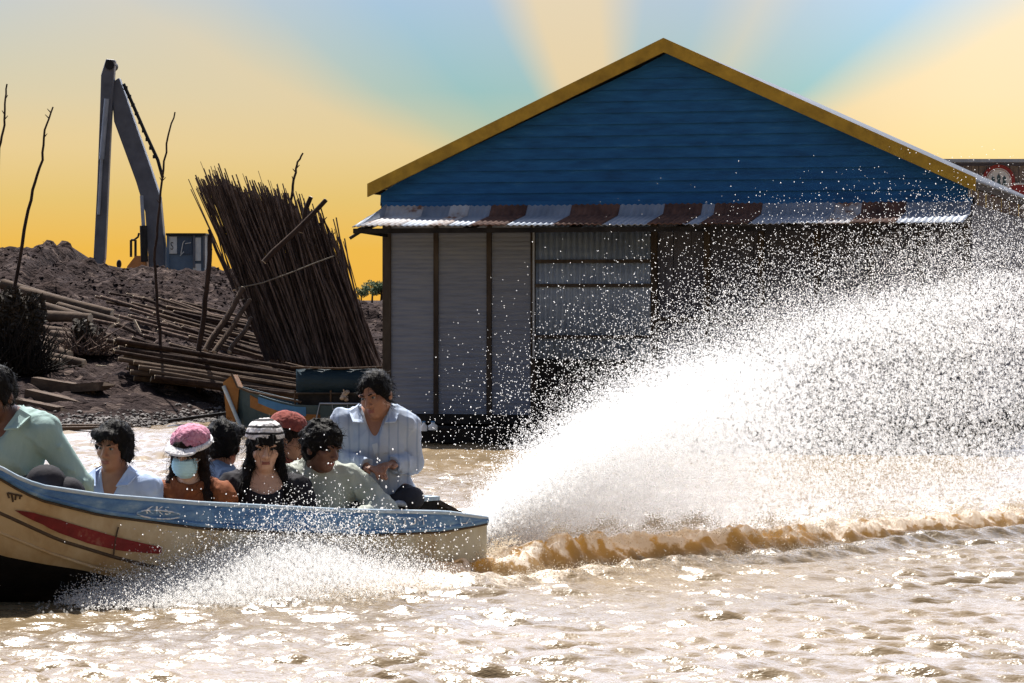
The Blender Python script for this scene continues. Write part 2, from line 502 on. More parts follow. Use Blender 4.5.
def line_z(name, u):
    w = half_beam(u) * FRAC[name]
    p = bp_(u, w, 0)
    px = 512 + F * p.x / p.y
    c = CURVES[name]
    py = float(np.interp(px, [q[0] for q in c], [q[1] for q in c]))
    return CZ - (py - HZ) * p.y / F


def keel_z(u):
    return float(np.interp(u, [0, 1.0, 2.0, 2.75, 3.4, 4.0, 4.6, 5.0], [-.24, -.20, -.13, -.03, .12, .34, .66, line_z('top', 5.0) - .03]))


def section(u):
    """(half beam, z) from keel to gunwale"""
    b = half_beam(u)
    kz = keel_z(u)
    pts = [(0, kz)]
    for nme in ('chine', 'strake', 'band', 'top'):
        z = line_z(nme, u)
        pts.append((b * FRAC[nme], max(z, pts[-1][1] + .004)))
    return pts


def hull_pt(px, py, off=.004):
    best = None
    for u in np.linspace(0, 3.2, 330):
        sec = section(u) if False else SECT[int(round(u / 3.2 * 329))]
        D = 15.0
        for _ in range(3):
            z = CZ - (py - HZ) * D / F
            w = float(np.interp(z, [q[1] for q in sec], [q[0] for q in sec]))
            p = bp_(u, w + off, z); D = p.y
        e = abs(512 + F * p.x / p.y - px)
        if best is None or e < best[0]: best = (e, p)
    return best[1]


SECT = [section(u) for u in np.linspace(0, 3.2, 330)]


def u_of(px, v):
    us = np.linspace(-1, 4, 1001)
    return float(us[np.argmin([abs(512 + F * bp_(u, v, 0).x / bp_(u, v, 0).y - px) for u in us])])


# ------------------------------------------------------------------ water
WK0 = np.array([W(500, 574, 1).x * 0, 0])  # placeholder, set below
wk_a = W(500, 578, F * CZ / 278); wk_b = W(900, 540, F * CZ / 240)
WK_A = np.array([wk_a.x, wk_a.y]); WK_D = np.array([wk_b.x - wk_a.x, wk_b.y - wk_a.y]); WK_L = np.linalg.norm(WK_D); WK_D = WK_D / WK_L
WK_N = np.array([WK_D[1], -WK_D[0]])       # towards the camera


def water_mesh():
    def axis(lo, hi, step, far_lo, far_hi, n=40):
        mid = np.arange(lo, hi, step)
        a = lo - np.geomspace(step * 1.3, lo - far_lo, n)[::-1]
        b = hi + np.geomspace(step * 1.3, far_hi - hi, n)
        return np.concatenate([a, mid, b])
    xs = axis(-4.0, 4.3, .020, -900, 900)
    y1 = np.arange(10.9, 20.0, .022); y2 = 20 + np.cumsum(np.linspace(.024, .10, 270))
    ys = np.concatenate([10.9 - np.geomspace(.04, 300, 30)[::-1], y1, y2, y2[-1] + np.geomspace(.15, 900, 40)])
    X, Y = np.meshgrid(xs, ys, indexing='ij')
    rng = np.random.default_rng(3)
    Z = np.zeros_like(X)
    fade = np.clip(1 - (np.maximum(np.abs(X) - 6, 0) + np.maximum(Y - 45, 0) + np.maximum(8 - Y, 0)) / 10, 0, 1)
    # short chop: many crossing wavelets, warped so they never repeat
    wx = X + .12 * fbm(X * 1.1, Y * 1.1, 5, 3); wy = Y + .12 * fbm(X * 1.1 + 9, Y * 1.1, 6, 3)
    NW = 96
    for i in range(NW):
        lam = .085 * (4.2 ** rng.random()) if i > 3 else rng.uniform(.9, 1.6)
        th = R(-94) + rng.normal(0, .42)
        kx, ky = math.cos(th) * 2 * math.pi / lam, math.sin(th) * 2 * math.pi / lam
        ph = kx * wx + ky * wy + rng.random() * 6.28
        slope = .31 / math.sqrt(NW) * (1.0 if i > 3 else .38)
        amp = slope * 1.41 * lam / 6.283
        s = np.sin(ph)
        Z += amp * (s + .3 * (np.abs(s) * -2 + 1))
    gust = .8 + .4 * np.clip(fbm(X * .35, Y * .35, 20, 3) + .5, 0, 1)
    Z *= gust
    Z += .010 * fbm(X * 2.2, Y * 3.4, 2, 4)
    Z *= fade
    # wake ridge running from the stern
    dx, dy = X - WK_A[0], Y - WK_A[1]
    s = dx * WK_D[0] + dy * WK_D[1]; t = dx * WK_N[0] + dy * WK_N[1]
    bend = .05 * np.sin(s * 2.1) + .05 * fbm(s * 1.6, s * 0 + 1.5, 8, 3)
    t = t + bend + .14
    hgt = np.interp(s, [-.5, -.05, .35, 1.2, 2.2, 3.2, 4.5, 8], [0, .07, .16, .165, .14, .125, .115, .05])
    tn = t + .10 * fbm(X * 5, Y * 5, 31, 4)
    prof = np.where(tn > 0, np.exp(-(tn / .11) ** 2), np.exp(-(tn / .34) ** 2))
    ridge = hgt * prof
    rough = fbm(X * 6.5, Y * 6.5, 40, 5, .62)
    clump = np.abs(fbm(X * 9, Y * 9, 44, 4, .6))
    Z += ridge * (.85 + .4 * rough) + .05 * clump * prof * np.clip(hgt / .2, 0, 1)
    # secondary front step of the wake towards the camera
    t2 = t - .36 - .06 * np.sin(s * 3)
    Z += .05 * np.exp(-(t2 / .13) ** 2) * sstep(-.8, .2, s) * (1 + .6 * rough)
    Z += prof * np.clip(hgt / .2, 0, 1) * (.05 * fbm(X * 12, Y * 12, 47, 4, .8) + .028 * np.abs(fbm(X * 21, Y * 21, 48, 2, .8)))
    crest = np.clip(prof * sstep(.02, .1, hgt), 0, 1)
    fo = np.clip(fbm(X * 4.5, Y * 7, 50, 5, .6) * 1.4 + .5, 0, 1)
    fine = np.clip(fbm(X * 17, Y * 21, 52, 3, .6) * 1.5 + .5, 0, 1)
    foam = sstep(.46, .66, crest * (.34 + .5 * fo + .5 * fine))
    foam = np.maximum(foam, sstep(.50, .70, fo * .7 + fine * .35) * np.exp(-((t2 + .02) / .16) ** 2) * sstep(-1.6, .1, s) * np.clip(1 - s / 3.5, 0, 1))
    # churned water behind the ridge below the plume
    behind = sstep(.1, -.4, t) * sstep(-.1, .3, s) * np.exp(-((t + .8) / 1.5) ** 2)
    foam = np.maximum(foam, behind * sstep(.3, .65, fo) * .7)
    Z += behind * .05 * rough
    # bow wash along the near side of the hull
    hu = (X - STERN.x) * HV.x + (Y - STERN.y) * HV.y
    hv = (X - STERN.x) * NV.x + (Y - STERN.y) * NV.y
    hb = np.interp(hu, np.linspace(0, BL, 80), [half_beam(u) for u in np.linspace(0, BL, 80)], left=0, right=0)
    o = hv - hb * .85
    wash = sstep(.0, .3, hu) * sstep(2.1, 1.3, hu) * np.exp(-((o - .16) / .34) ** 2)
    Z += wash * (.05 + .07 * rough) * (hv > 0)
    foam = np.maximum(foam, np.clip(wash * 1.3, 0, 1) * sstep(.12, .45, fo * .6 + fine * .4) * (hv > 0))
    # nothing but air inside the hull
    inside = (hu > .03) & (hu < BL) & (np.abs(hv) < hb * .78)
    kz = np.interp(hu, np.linspace(0, BL, 80), [keel_z(u) for u in np.linspace(0, BL, 80)])
    inside &= np.abs(hv) < hb * .78 * np.sqrt(np.clip(-kz / .12, 0, 1))
    Z = np.where(inside, np.minimum(Z, -.32), Z)
    nx, ny = X.shape
    idx = np.arange(nx * ny).reshape(nx, ny)
    faces = np.stack([idx[:-1, :-1], idx[1:, :-1], idx[1:, 1:], idx[:-1, 1:]], -1).reshape(-1, 4)
    m, nt, b = new_mat('muddy_river_water')
    L = nt.links
    tc = N(nt, 'ShaderNodeTexCoord')
    mp = N(nt, 'ShaderNodeMapping'); mp.inputs['Scale'].default_value = (.55, 1.0, 1)
    L.new(tc.outputs['Object'], mp.inputs[0])
    n1 = N(nt, 'ShaderNodeTexNoise', Scale=.6, Detail=4.0); L.new(mp.outputs[0], n1.inputs['Vector'])
    base = ramp(nt, n1.outputs[0], [(.35, (.145, .103, .056)), (.65, (.20, .143, .08))])
    L.new(base, b.inputs['Base Color'])
    b.inputs['Roughness'].default_value = .24; b.inputs['IOR'].default_value = 1.33
    n2 = N(nt, 'ShaderNodeTexNoise', Scale=20.0, Detail=3.0, Roughness=.6); L.new(mp.outputs[0], n2.inputs['Vector'])
    bmp = N(nt, 'ShaderNodeBump', Strength=.6, Distance=.018); L.new(n2.outputs[0], bmp.inputs['Height'])
    L.new(bmp.outputs[0], b.inputs['Normal'])
    fa = N(nt, 'ShaderNodeAttribute', attribute_name='foam'); ca = N(nt, 'ShaderNodeAttribute', attribute_name='crest')
    fd = N(nt, 'ShaderNodeBsdfDiffuse'); fd.inputs[0].default_value = (.86, .83, .78, 1)
    tr = N(nt, 'ShaderNodeBsdfTranslucent'); tr.inputs[0].default_value = (.9, .74, .44, 1)
    mul = N(nt, 'ShaderNodeMath', operation='MULTIPLY'); mul.inputs[1].default_value = .5
    L.new(ca.outputs['Fac'], mul.inputs[0])
    m1 = N(nt, 'ShaderNodeMixShader'); L.new(mul.outputs[0], m1.inputs[0]); L.new(b.outputs[0], m1.inputs[1]); L.new(tr.outputs[0], m1.inputs[2])
    ftr = N(nt, 'ShaderNodeBsdfTranslucent'); ftr.inputs[0].default_value = (.8, .74, .66, 1)
    fm = N(nt, 'ShaderNodeMixShader'); fm.inputs[0].default_value = .4; L.new(fd.outputs[0], fm.inputs[1]); L.new(ftr.outputs[0], fm.inputs[2])
    fn = N(nt, 'ShaderNodeTexNoise', Scale=34.0, Detail=6.0, Roughness=.7); L.new(tc.outputs['Object'], fn.inputs['Vector'])
    fr = N(nt, 'ShaderNodeMapRange'); fr.inputs['From Min'].default_value = .36; fr.inputs['From Max'].default_value = .64; fr.inputs['To Min'].default_value = -.55; fr.inputs['To Max'].default_value = .55
    L.new(fn.outputs[0], fr.inputs['Value'])
    fadd = N(nt, 'ShaderNodeMath', operation='MULTIPLY_ADD'); fadd.inputs[1].default_value = 1.55
    L.new(fa.outputs['Fac'], fadd.inputs[0]); L.new(fr.outputs[0], fadd.inputs[2])
    fcl = N(nt, 'ShaderNodeMath', operation='SUBTRACT', use_clamp=True); fcl.inputs[1].default_value = .5; L.new(fadd.outputs[0], fcl.inputs[0])
    m2 = N(nt, 'ShaderNodeMixShader'); L.new(fcl.outputs[0], m2.inputs[0]); L.new(m1.outputs[0], m2.inputs[1]); L.new(fm.outputs[0], m2.inputs[2])
    L.new(m2.outputs[0], nt.nodes['Material Output'].inputs[0])
    o = np_mesh('water', np.stack([X, Y, Z], -1).reshape(-1, 3), faces, m, attrs={'foam': foam.ravel(), 'crest': crest.ravel()})
    tag(o, 'choppy brown river water with a churned wake', None, kind='structure')


water_mesh()

# ------------------------------------------------------------------ river bank
SKYLINE = [(-900, 262), (-300, 252), (-100, 246), (0, 248), (14, 256), (30, 250), (42, 245), (52, 247), (62, 262), (75, 258), (90, 262), (97, 268), (110, 270), (130, 268),
           (160, 270), (200, 273), (240, 277), (262, 288), (300, 299), (350, 304), (385, 306), (520, 304), (900, 302), (2000, 300)]


def shore_y(x):
    return np.interp(x, [-60, -7, -5.2, -4.4, -3.4, -2, 0, 6, 60], [31, 33.2, 33.8, 34.4, 36.2, 37.2, 42.5, 43.5, 44])


def ground_z(x, y):
    x = np.asarray(x, float); y = np.asarray(y, float)
    ys = shore_y(x)
    S = np.interp(512 + F * x / 48.0, [q[0] for q in SKYLINE], [q[1] for q in SKYLINE])
    zc = CZ + (HZ - S) * 48 / F
    t = (y - ys) / (48 - ys)
    rise = np.clip(t, 0, 1) ** .85
    z = zc * rise
    z = np.where(y > 48, zc - (zc - 1.28) * sstep(48.5, 62, y), z)
    z = np.where(t < 0, t * 3.0, z)
    amp = sstep(-.02, .2, t) * (1 - sstep(60, 90, y))
    z = z + amp * (.12 * fbm(x * .9, y * .9, 60, 3) + .20 * np.maximum(fbm(x * 3.1, y * 3.1, 61, 4, .6), -.08)) - .02
    return z


def bank():
    xs = np.concatenate([-np.geomspace(10, 600, 40)[::-1], np.arange(-9.9, 1.0, .05), np.geomspace(1.1, 600, 60)])
    ys = np.concatenate([np.arange(30, 50, .06), np.geomspace(50.1, 1200, 70)])
    X, Y = np.meshgrid(xs, ys, indexing='ij')
    Z = ground_z(X, Y)
    nx, ny = X.shape
    idx = np.arange(nx * ny).reshape(nx, ny)
    faces = np.stack([idx[:-1, :-1], idx[1:, :-1], idx[1:, 1:], idx[:-1, 1:]], -1).reshape(-1, 4)
    o = np_mesh('riverbank', np.stack([X, Y, Z], -1).reshape(-1, 3), faces, M['earth'])
    tag(o, 'dark muddy riverbank with an earth mound', None, kind='structure')


bank()

# rubble along the water's edge and clods on the mound
def scatter_rocks(name, n, fpos, size, mat, label):
    vs = []; fs = []
    base = [(1, 0, 0), (-1, 0, 0), (0, 1, 0), (0, -1, 0), (0, 0, 1), (0, 0, -1), (.6, .6, .6), (-.6, .6, .5), (.6, -.6, .5), (-.6, -.6, .6)]
    tri = [(4, 6, 7), (4, 7, 9), (4, 9, 8), (4, 8, 6), (0, 6, 8), (2, 7, 6), (1, 9, 7), (3, 8, 9), (0, 2, 6), (2, 1, 7), (1, 3, 9), (3, 0, 8), (0, 5, 2), (2, 5, 1), (1, 5, 3), (3, 5, 0)]
    for i in range(n):
        x, y = fpos()
        z = float(ground_z(x, y))
        s = size[0] + (size[1] - size[0]) * random.random() ** 2.5
        sc = [s * random.uniform(.6, 1.3) for _ in range(3)]; sc[2] *= .7
        a = random.random() * 6.28
        k = len(vs)
        for q in base:
            X = q[0] * sc[0] * random.uniform(.75, 1.2); Yq = q[1] * sc[1] * random.uniform(.75, 1.2)
            vs.append((x + X * math.cos(a) - Yq * math.sin(a), y + X * math.sin(a) + Yq * math.cos(a), z + q[2] * sc[2] + sc[2] * .2))
        fs += [tuple(k + j for j in t) for t in tri]
    o = np_mesh(name, vs, fs, mat, smooth=False)
    tag(o, label, 'rubble', kind='stuff')


def shore_pos():
    x = random.uniform(-6.2, -1.4)
    return x, float(shore_y(x)) + abs(random.gauss(0, .35)) - .05


scatter_rocks('shore_rubble', 3600, shore_pos, (.008, .04), M['stone'], 'loose pale stones and rubbish along the muddy waterline')
scatter_rocks('earth_clods', 5000, lambda: (random.uniform(-9, -1.5), random.uniform(39, 48.6)), (.008, .042), M['earth'], 'loose earth clods strewn over the dark mound')


# ------------------------------------------------------------------ the floating house
TH = math.atan(788 / F)
HA = W(387, 438, F * CZ / 138)
HW = 6.09


def house():
    root = empty('floating_house', (HA.x, HA.y, 0), 'blue gabled floating house with ochre roof trim and rusty tin awning', 'house', rz=-TH)
    D8 = 8.0

    def add(mb, name, mat, parent=root): return mb.build(name, mat, parent)
    # float
    f = MB()
    for i in range(9):
        yy = .1 + i * D8 / 9
        f.tube([(-.15, yy, -.02), (HW + .2, yy, -.02)], .16, 10)
    add(f, 'float_log', M['black_wood'])
    f = MB(); f.box((HW / 2, D8 / 2, .21), (HW + .14, D8 + .06, .10)); add(f, 'deck', M['black_wood'])
    f = MB()
    for i in range(5): f.box((.3 + i * .12, -.17 - .01 * i, .12 + .004 * i), (.05, .05, .05))
    # walls: pale slatted panels on the left
    zb, zt = .26, 2.42
    edges = [.04, .515, .56, 1.085, 1.14, 1.56]
    for i in range(0, 6, 2):
        w = MB(); w.box(((edges[i] + edges[i + 1]) / 2, .03, (zb + zt) / 2), (edges[i + 1] - edges[i], .05, zt - zb)); add(w, 'wall_panel', M['panel'])
    for a in (.0, .5375, 1.1125, 1.585):
        w = MB(); w.box((a, .025, (zb + zt) / 2), (.05 if a else .09, .085, zt - zb + .004)); add(w, 'post', M['post'])
    # corrugated door
    dz0, dz1 = .84, 2.30
    d = MB()
    n = 120; a0, a1 = 1.612, 2.84
    vs = []; fs = []
    for i in range(n + 1):
        a = a0 + (a1 - a0) * i / n
        q = .012 * math.sin(2 * math.pi * (a - a0) / .061)
        vs += [(a, q, dz0), (a, q, dz1), (a, .03, dz1), (a, .03, dz0)]
    for i in range(n):
        k = i * 4; fs += [(k, k + 4, k + 5, k + 1), (k + 1, k + 5, k + 6, k + 2), (k + 2, k + 6, k + 7, k + 3), (k + 3, k + 7, k + 4, k)]
    fs += [(0, 1, 2, 3), (n * 4 + 3, n * 4 + 2, n * 4 + 1, n * 4)]
    d.add(vs, fs, 0, True)
    do = add(d, 'corrugated_door', M['door_metal'])
    for z in (1.07, 1.60, 1.85):
        w = MB(); w.box(((a0 + a1) / 2, -.03, z), (a1 - a0, .03, .035)); add(w, 'rail', M['post'], do)
    w = MB(); w.box((a0 - .012, -.025, (dz0 + dz1) / 2), (.018, .04, dz1 - dz0)); add(w, 'edge_strip', M['galv'], do)
    # black boards paint the shaded opening under the door; dark planks to its right
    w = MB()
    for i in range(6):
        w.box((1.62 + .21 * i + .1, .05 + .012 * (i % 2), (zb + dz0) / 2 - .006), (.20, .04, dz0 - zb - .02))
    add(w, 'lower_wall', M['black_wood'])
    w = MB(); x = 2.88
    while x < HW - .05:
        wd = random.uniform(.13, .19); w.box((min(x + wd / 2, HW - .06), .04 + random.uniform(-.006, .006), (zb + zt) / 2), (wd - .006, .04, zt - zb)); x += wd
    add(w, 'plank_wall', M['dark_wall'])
    for a in (2.87, 3.42, 3.98, 4.55, 5.1, 5.6, HW - .03):
        w = MB(); w.box((a, .0, (zb + zt) / 2), (.06, .06, zt - zb + .004)); add(w, 'post', M['post'])
    w = MB(); w.box((4.45, .005, 1.25), (3.1, .03, .05)); add(w, 'rail', M['post'])
    # side and back walls
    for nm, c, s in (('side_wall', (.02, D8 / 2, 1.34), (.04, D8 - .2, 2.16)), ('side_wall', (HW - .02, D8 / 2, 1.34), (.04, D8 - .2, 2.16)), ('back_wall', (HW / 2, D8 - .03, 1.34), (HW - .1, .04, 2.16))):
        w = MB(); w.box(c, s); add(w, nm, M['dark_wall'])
    w = MB(); w.box((HW / 2, .0, zt + .02), (HW + .1, .10, .06)); add(w, 'lintel', M['black_wood'])
    # gable with lapped boards
    za, ze = 3.96, 2.60      # soffit of apex / eave at the wall ends
    cx = HW / 2 - .04; half = HW / 2 + .02
    zlow = 2.44
    g = MB(); nb = 13; bh = (za - zlow) / nb
    for i in range(nb):
        z0 = zlow + i * bh; z1 = z0 + bh + .012
        def hw(z): return half if z <= ze else max(.01, half * (za - z) / (za - ze))
        vs = [(cx - hw(z0), -.05, z0), (cx + hw(z0), -.05, z0), (cx + hw(z1), -.026, z1), (cx - hw(z1), -.026, z1),
              (cx - hw(z0), .02, z0), (cx + hw(z0), .02, z0), (cx + hw(z1), .02, z1), (cx - hw(z1), .02, z1)]
        g.add(vs, [(0, 1, 2, 3), (7, 6, 5, 4), (0, 4, 5, 1), (1, 5, 6, 2), (3, 2, 6, 7), (0, 3, 7, 4)])
    add(g, 'gable_siding', M['blue_siding'])
    g = MB(); g.box((HW / 2, -.07, zlow + .0), (HW + .06, .03, .07)); add(g, 'gable_sill', M['blue_siding'])
    # roof: two corrugated slopes with thickness
    apz, eaz, hs = 4.10, 2.65, 3.15
    for sg in (-1, 1):
        r = MB(); vs = []; fs = []
        n = 330
        y0, y1 = -.16, D8 + .3
        for i in range(n + 1):
            y = y0 + (y1 - y0) * i / n
            q = .012 * math.sin(2 * math.pi * y / .10)
            for (dx, z) in ((0, apz), (hs, eaz)):
                vs += [(cx + sg * dx, y, z + q), (cx + sg * dx, y, z + q - .022)]
        for i in range(n):
            k = i * 4
            fs += [(k, k + 4, k + 6, k + 2), (k + 1, k + 3, k + 7, k + 5), (k + 2, k + 6, k + 7, k + 3)]
        fs += [(0, 2, 3, 1), (n * 4, n * 4 + 1, n * 4 + 3, n * 4 + 2)]
        r.add(vs, fs, 0, True)
        add(r, 'roof', M['roof_metal'])
        # barge board
        b = MB()
        top0, top1 = apz + .022, eaz + .016
        h = .138
        pts = [(0, top0), (hs + .01, top1), (hs + .01, top1 - h), (0, top0 - h * 1.06)]
        fr = [(cx + sg * p[0], -.20, p[1]) for p in pts]; bk = [(cx + sg * p[0], -.165, p[1]) for p in pts]
        b.add(fr + bk, [(0, 1, 2, 3), (7, 6, 5, 4), (0, 4, 5, 1), (1, 5, 6, 2), (2, 6, 7, 3), (3, 7, 4, 0)])
        add(b, 'barge_board', M['yellow_trim'])
        e = MB(); e.beam((cx + sg * (hs - .02), -.15, eaz - .06), (cx + sg * (hs - .02), D8 + .25, eaz - .06), .035, .06); add(e, 'eave_board', M['post'])
    # awning of separate sheets
    sheets = [(-.08, .02, 'galv'), (.02, .40, 'galv_worn'), (.40, .72, 'galv'), (.72, .90, 'galv_worn'), (.90, 1.16, 'galv'), (1.16, 1.52, 'rust'), (1.52, 2.02, 'galv'),
              (2.02, 2.50, 'rust'), (2.50, 3.0, 'galv'), (3.0, 3.36, 'rust'), (3.36, 3.52, 'galv'), (3.52, 3.98, 'rust'), (3.98, 4.30, 'galv'), (4.30, 4.72, 'galv'),
              (4.72, 5.02, 'galv_worn'), (5.02, 5.44, 'rust'), (5.44, 6.08, 'galv')]
    aw0, aw1 = -.95, -.06
    zf, zw = 2.205, 2.455
    for j, (s0, s1, mt) in enumerate(sheets):
        r = MB(); vs = []; fs = []
        n = max(6, int((s1 - s0) / .013))
        lift = .006 * (j % 2); ov = random.uniform(-.03, .02)
        for i in range(n + 1):
            a = s0 + (s1 - s0 + .03) * i / n
            q = .007 * math.sin(2 * math.pi * a / .062) + lift
            wl = np.clip((a + .08) / .10, 0, 1)      # hipped left end
            zz = zf + (zw - zf) * (.02 + .98 * wl) if a < .02 else zw
            yw = aw1 if a >= .02 else aw0 + (aw1 - aw0) * (.1 + .9 * wl)
            km = .13 if a >= .02 else .0
            for (y, z) in ((aw0 + ov, zf), (yw - km, zz - km * 1.05 if km else zz - .001), (yw, zz)):
                vs += [(a, y, z + q), (a, y, z + q - .008)]
        for i in range(n):
            k = i * 6
            for c in (0, 2):
                fs += [(k + c, k + c + 6, k + c + 8, k + c + 2), (k + c + 1, k + c + 3, k + c + 9, k + c + 7)]
            fs += [(k, k + 1, k + 7, k + 6)]
        r.add(vs, fs, 0, True)
        add(r, 'awning_sheet', M[mt])
    # awning frame
    w = MB(); w.beam((-.08, aw0 + .05, zf - .05), (HW, aw0 + .05, zf - .05), .04, .05); add(w, 'awning_beam', M['black_wood'])
    for a in (-.02, 1.1, 2.2, 3.3, 4.4, 5.5, HW - .02):
        w = MB(); w.beam((a, aw0 + .06, zf - .045), (a, -.06, zw - .17), .04, .05); add(w, 'rafter', M['black_wood'])
    w = MB(); w.beam((-.11, aw0 + .02, zf - .125), (.02, aw0 + .10, zf - .03), .03, .03); add(w, 'brace', M['black_wood'])
    w = MB(); w.beam((-.08, aw0 + .10, zf - .045), (.0, .0, zf - .08), .03, .03); add(w, 'brace', M['black_wood'])
    return root


house()

# narrow dark punt and white floats moored in front of the house
pr = empty('dark_punt', W(440, 437, 30.6), 'low dark wooden punt moored against the base of the house', 'punt', rz=-TH)
mb = MB()
vs = []; fs = []
for i in range(13):
    u = -0.75 + i * 2.3 / 12; k = abs(i - 6) / 6
    b = .24 * (1 - k ** 3 * .85); z0 = -.05 + .06 * k ** 3; z1 = .10 + .07 * k ** 3
    vs += [(u, -b, z1), (u, -b * .8, z0), (u, b * .8, z0), (u, b, z1), (u, b - .03, z1), (u, b * .7, z0 + .03), (u, -b * .7, z0 + .03), (u, -b + .03, z1)]
for i in range(12):
    for j in range(8):
        k = (j + 1) % 8; fs.append((i * 8 + j, i * 8 + k, i * 8 + 8 + k, i * 8 + 8 + j))
fs += [tuple(range(8)), tuple(reversed(range(96, 104)))]
mb.add(vs, fs, 0, False); mb.build('hull', M['black_wood'], pr)
for u in (-.2, .6):
    mb = MB(); mb.box((u, 0, .1), (.14, .44, .02)); mb.build('seat', M['post'], pr)
fl = empty('float_jug', W(424, 431, 30.3) + Vector((0, 0, .0)), 'small white plastic float jug lying on the dark punt', 'jug', 'white float jugs')
mb = MB(); mb.tube([(0, 0, .0), (0, 0, .05), (0, 0, .07), (0, 0, .085)], [.035, .035, .015, .012], 9); mb.build('jug_body', M['white_paint'], fl)
mb = MB(); mb.tube([(0, 0, .085), (0, 0, .10)], .015, 8); mb.build('cap', M['boat_sky'], fl)
fl2 = fl.copy(); COL.objects.link(fl2); fl2.location = W(433, 430, 30.3); fl2.scale = (1.35, 1.1, .9); fl2['label'] = 'larger squat white plastic float jug lying on the dark punt'
for ch in list(fl.children):
    c = ch.copy(); COL.objects.link(c); c.parent = fl2

# ------------------------------------------------------------------ shed with round emblem behind
def shed():
    D = 46.0
    a = W(930, 166, D); b = W(1120, 165, D)
    root = empty('trading_shed', (a.x, D, .0), 'grey board shed with a round red emblem behind the blue house', 'shed')
    Lx = b.x - a.x; zt = a.z
    w = MB(); x = 0
    while x < Lx:
        wd = random.uniform(.09, .15); w.box((x + wd / 2, random.uniform(-.006, .006), zt / 2 + .3), (wd - .008, .04, zt - .6)); x += wd
    w.build('front_wall', M['shed_board'], root)
    w = MB(); w.box((.03, 2.5, zt / 2 + .3), (.05, 4.8, zt - .62)); w.build('side_wall', M['shed_board'], root)
    w = MB(); w.box((Lx / 2, 2.45, zt + .02), (Lx + .2, 5.3, .05), Matrix.Rotation(R(-1.2), 3, 'X')); w.build('roof', M['galv'], root)
    ex = W(998, 181, D)
    e = MB()
    cx, cz = ex.x - a.x, ex.z

    def disc(mbx, r, y, mi, n=40, y2=None):
        vs = [(cx, y, cz)] + [(cx + r * math.cos(6.2832 * i / n), y, cz + r * math.sin(6.2832 * i / n)) for i in range(n)]
        fs = [(0, 1 + (i + 1) % n, 1 + i) for i in range(n)]
        if y2 is not None:
            vs += [(v[0], y2, v[2]) for v in vs[1:]]
            fs += [(1 + i, 1 + (i + 1) % n, 1 + n + (i + 1) % n, 1 + n + i) for i in range(n)]
        mbx.add(vs, fs, mi)
    disc(e, .25, -.06, 0, y2=-.02); em = e.build('emblem', M['redboard'], root)
    e = MB(); disc(e, .195, -.066, 0); e.build('emblem_ring', M['ring_white'], em)
    e = MB(); disc(e, .18, -.070, 0); e.build('emblem_line', M['redboard'], em)
    e = MB(); disc(e, .172, -.074, 0); e.build('emblem_field', M['ring_white'], em)
    for dx, hh in ((-.085, .10), (0, .15), (.085, .10)):
        e = MB()
        pts = [(-.035, -.07), (.035, -.07), (.02, 0), (.03, hh * .35), (0, hh * .8), (-.03, hh * .35), (-.02, 0)]
        e.add([(cx + dx + p[0], -.079, cz + p[1]) for p in pts] + [(cx + dx + p[0], -.075, cz + p[1]) for p in pts], [tuple(reversed(range(7)))])
        e.build('emblem_figure', M['boat_teal'], em)
    rb = W(1006, 184, D); rc = W(1110, 199, D)
    s = MB(); s.box(((rb.x + rc.x) / 2 - a.x + .1, -.04, (rb.z + rc.z) / 2), (rc.x - rb.x, .03, rb.z - rc.z)); s.build('sign_board', M['redboard'], root)
    s = MB(); s.box(((rb.x + rc.x) / 2 - a.x + .1, -.058, rb.z + .0), (rc.x - rb.x, .012, .03)); s.build('sign_edge', M['ring_white'], root)


shed()

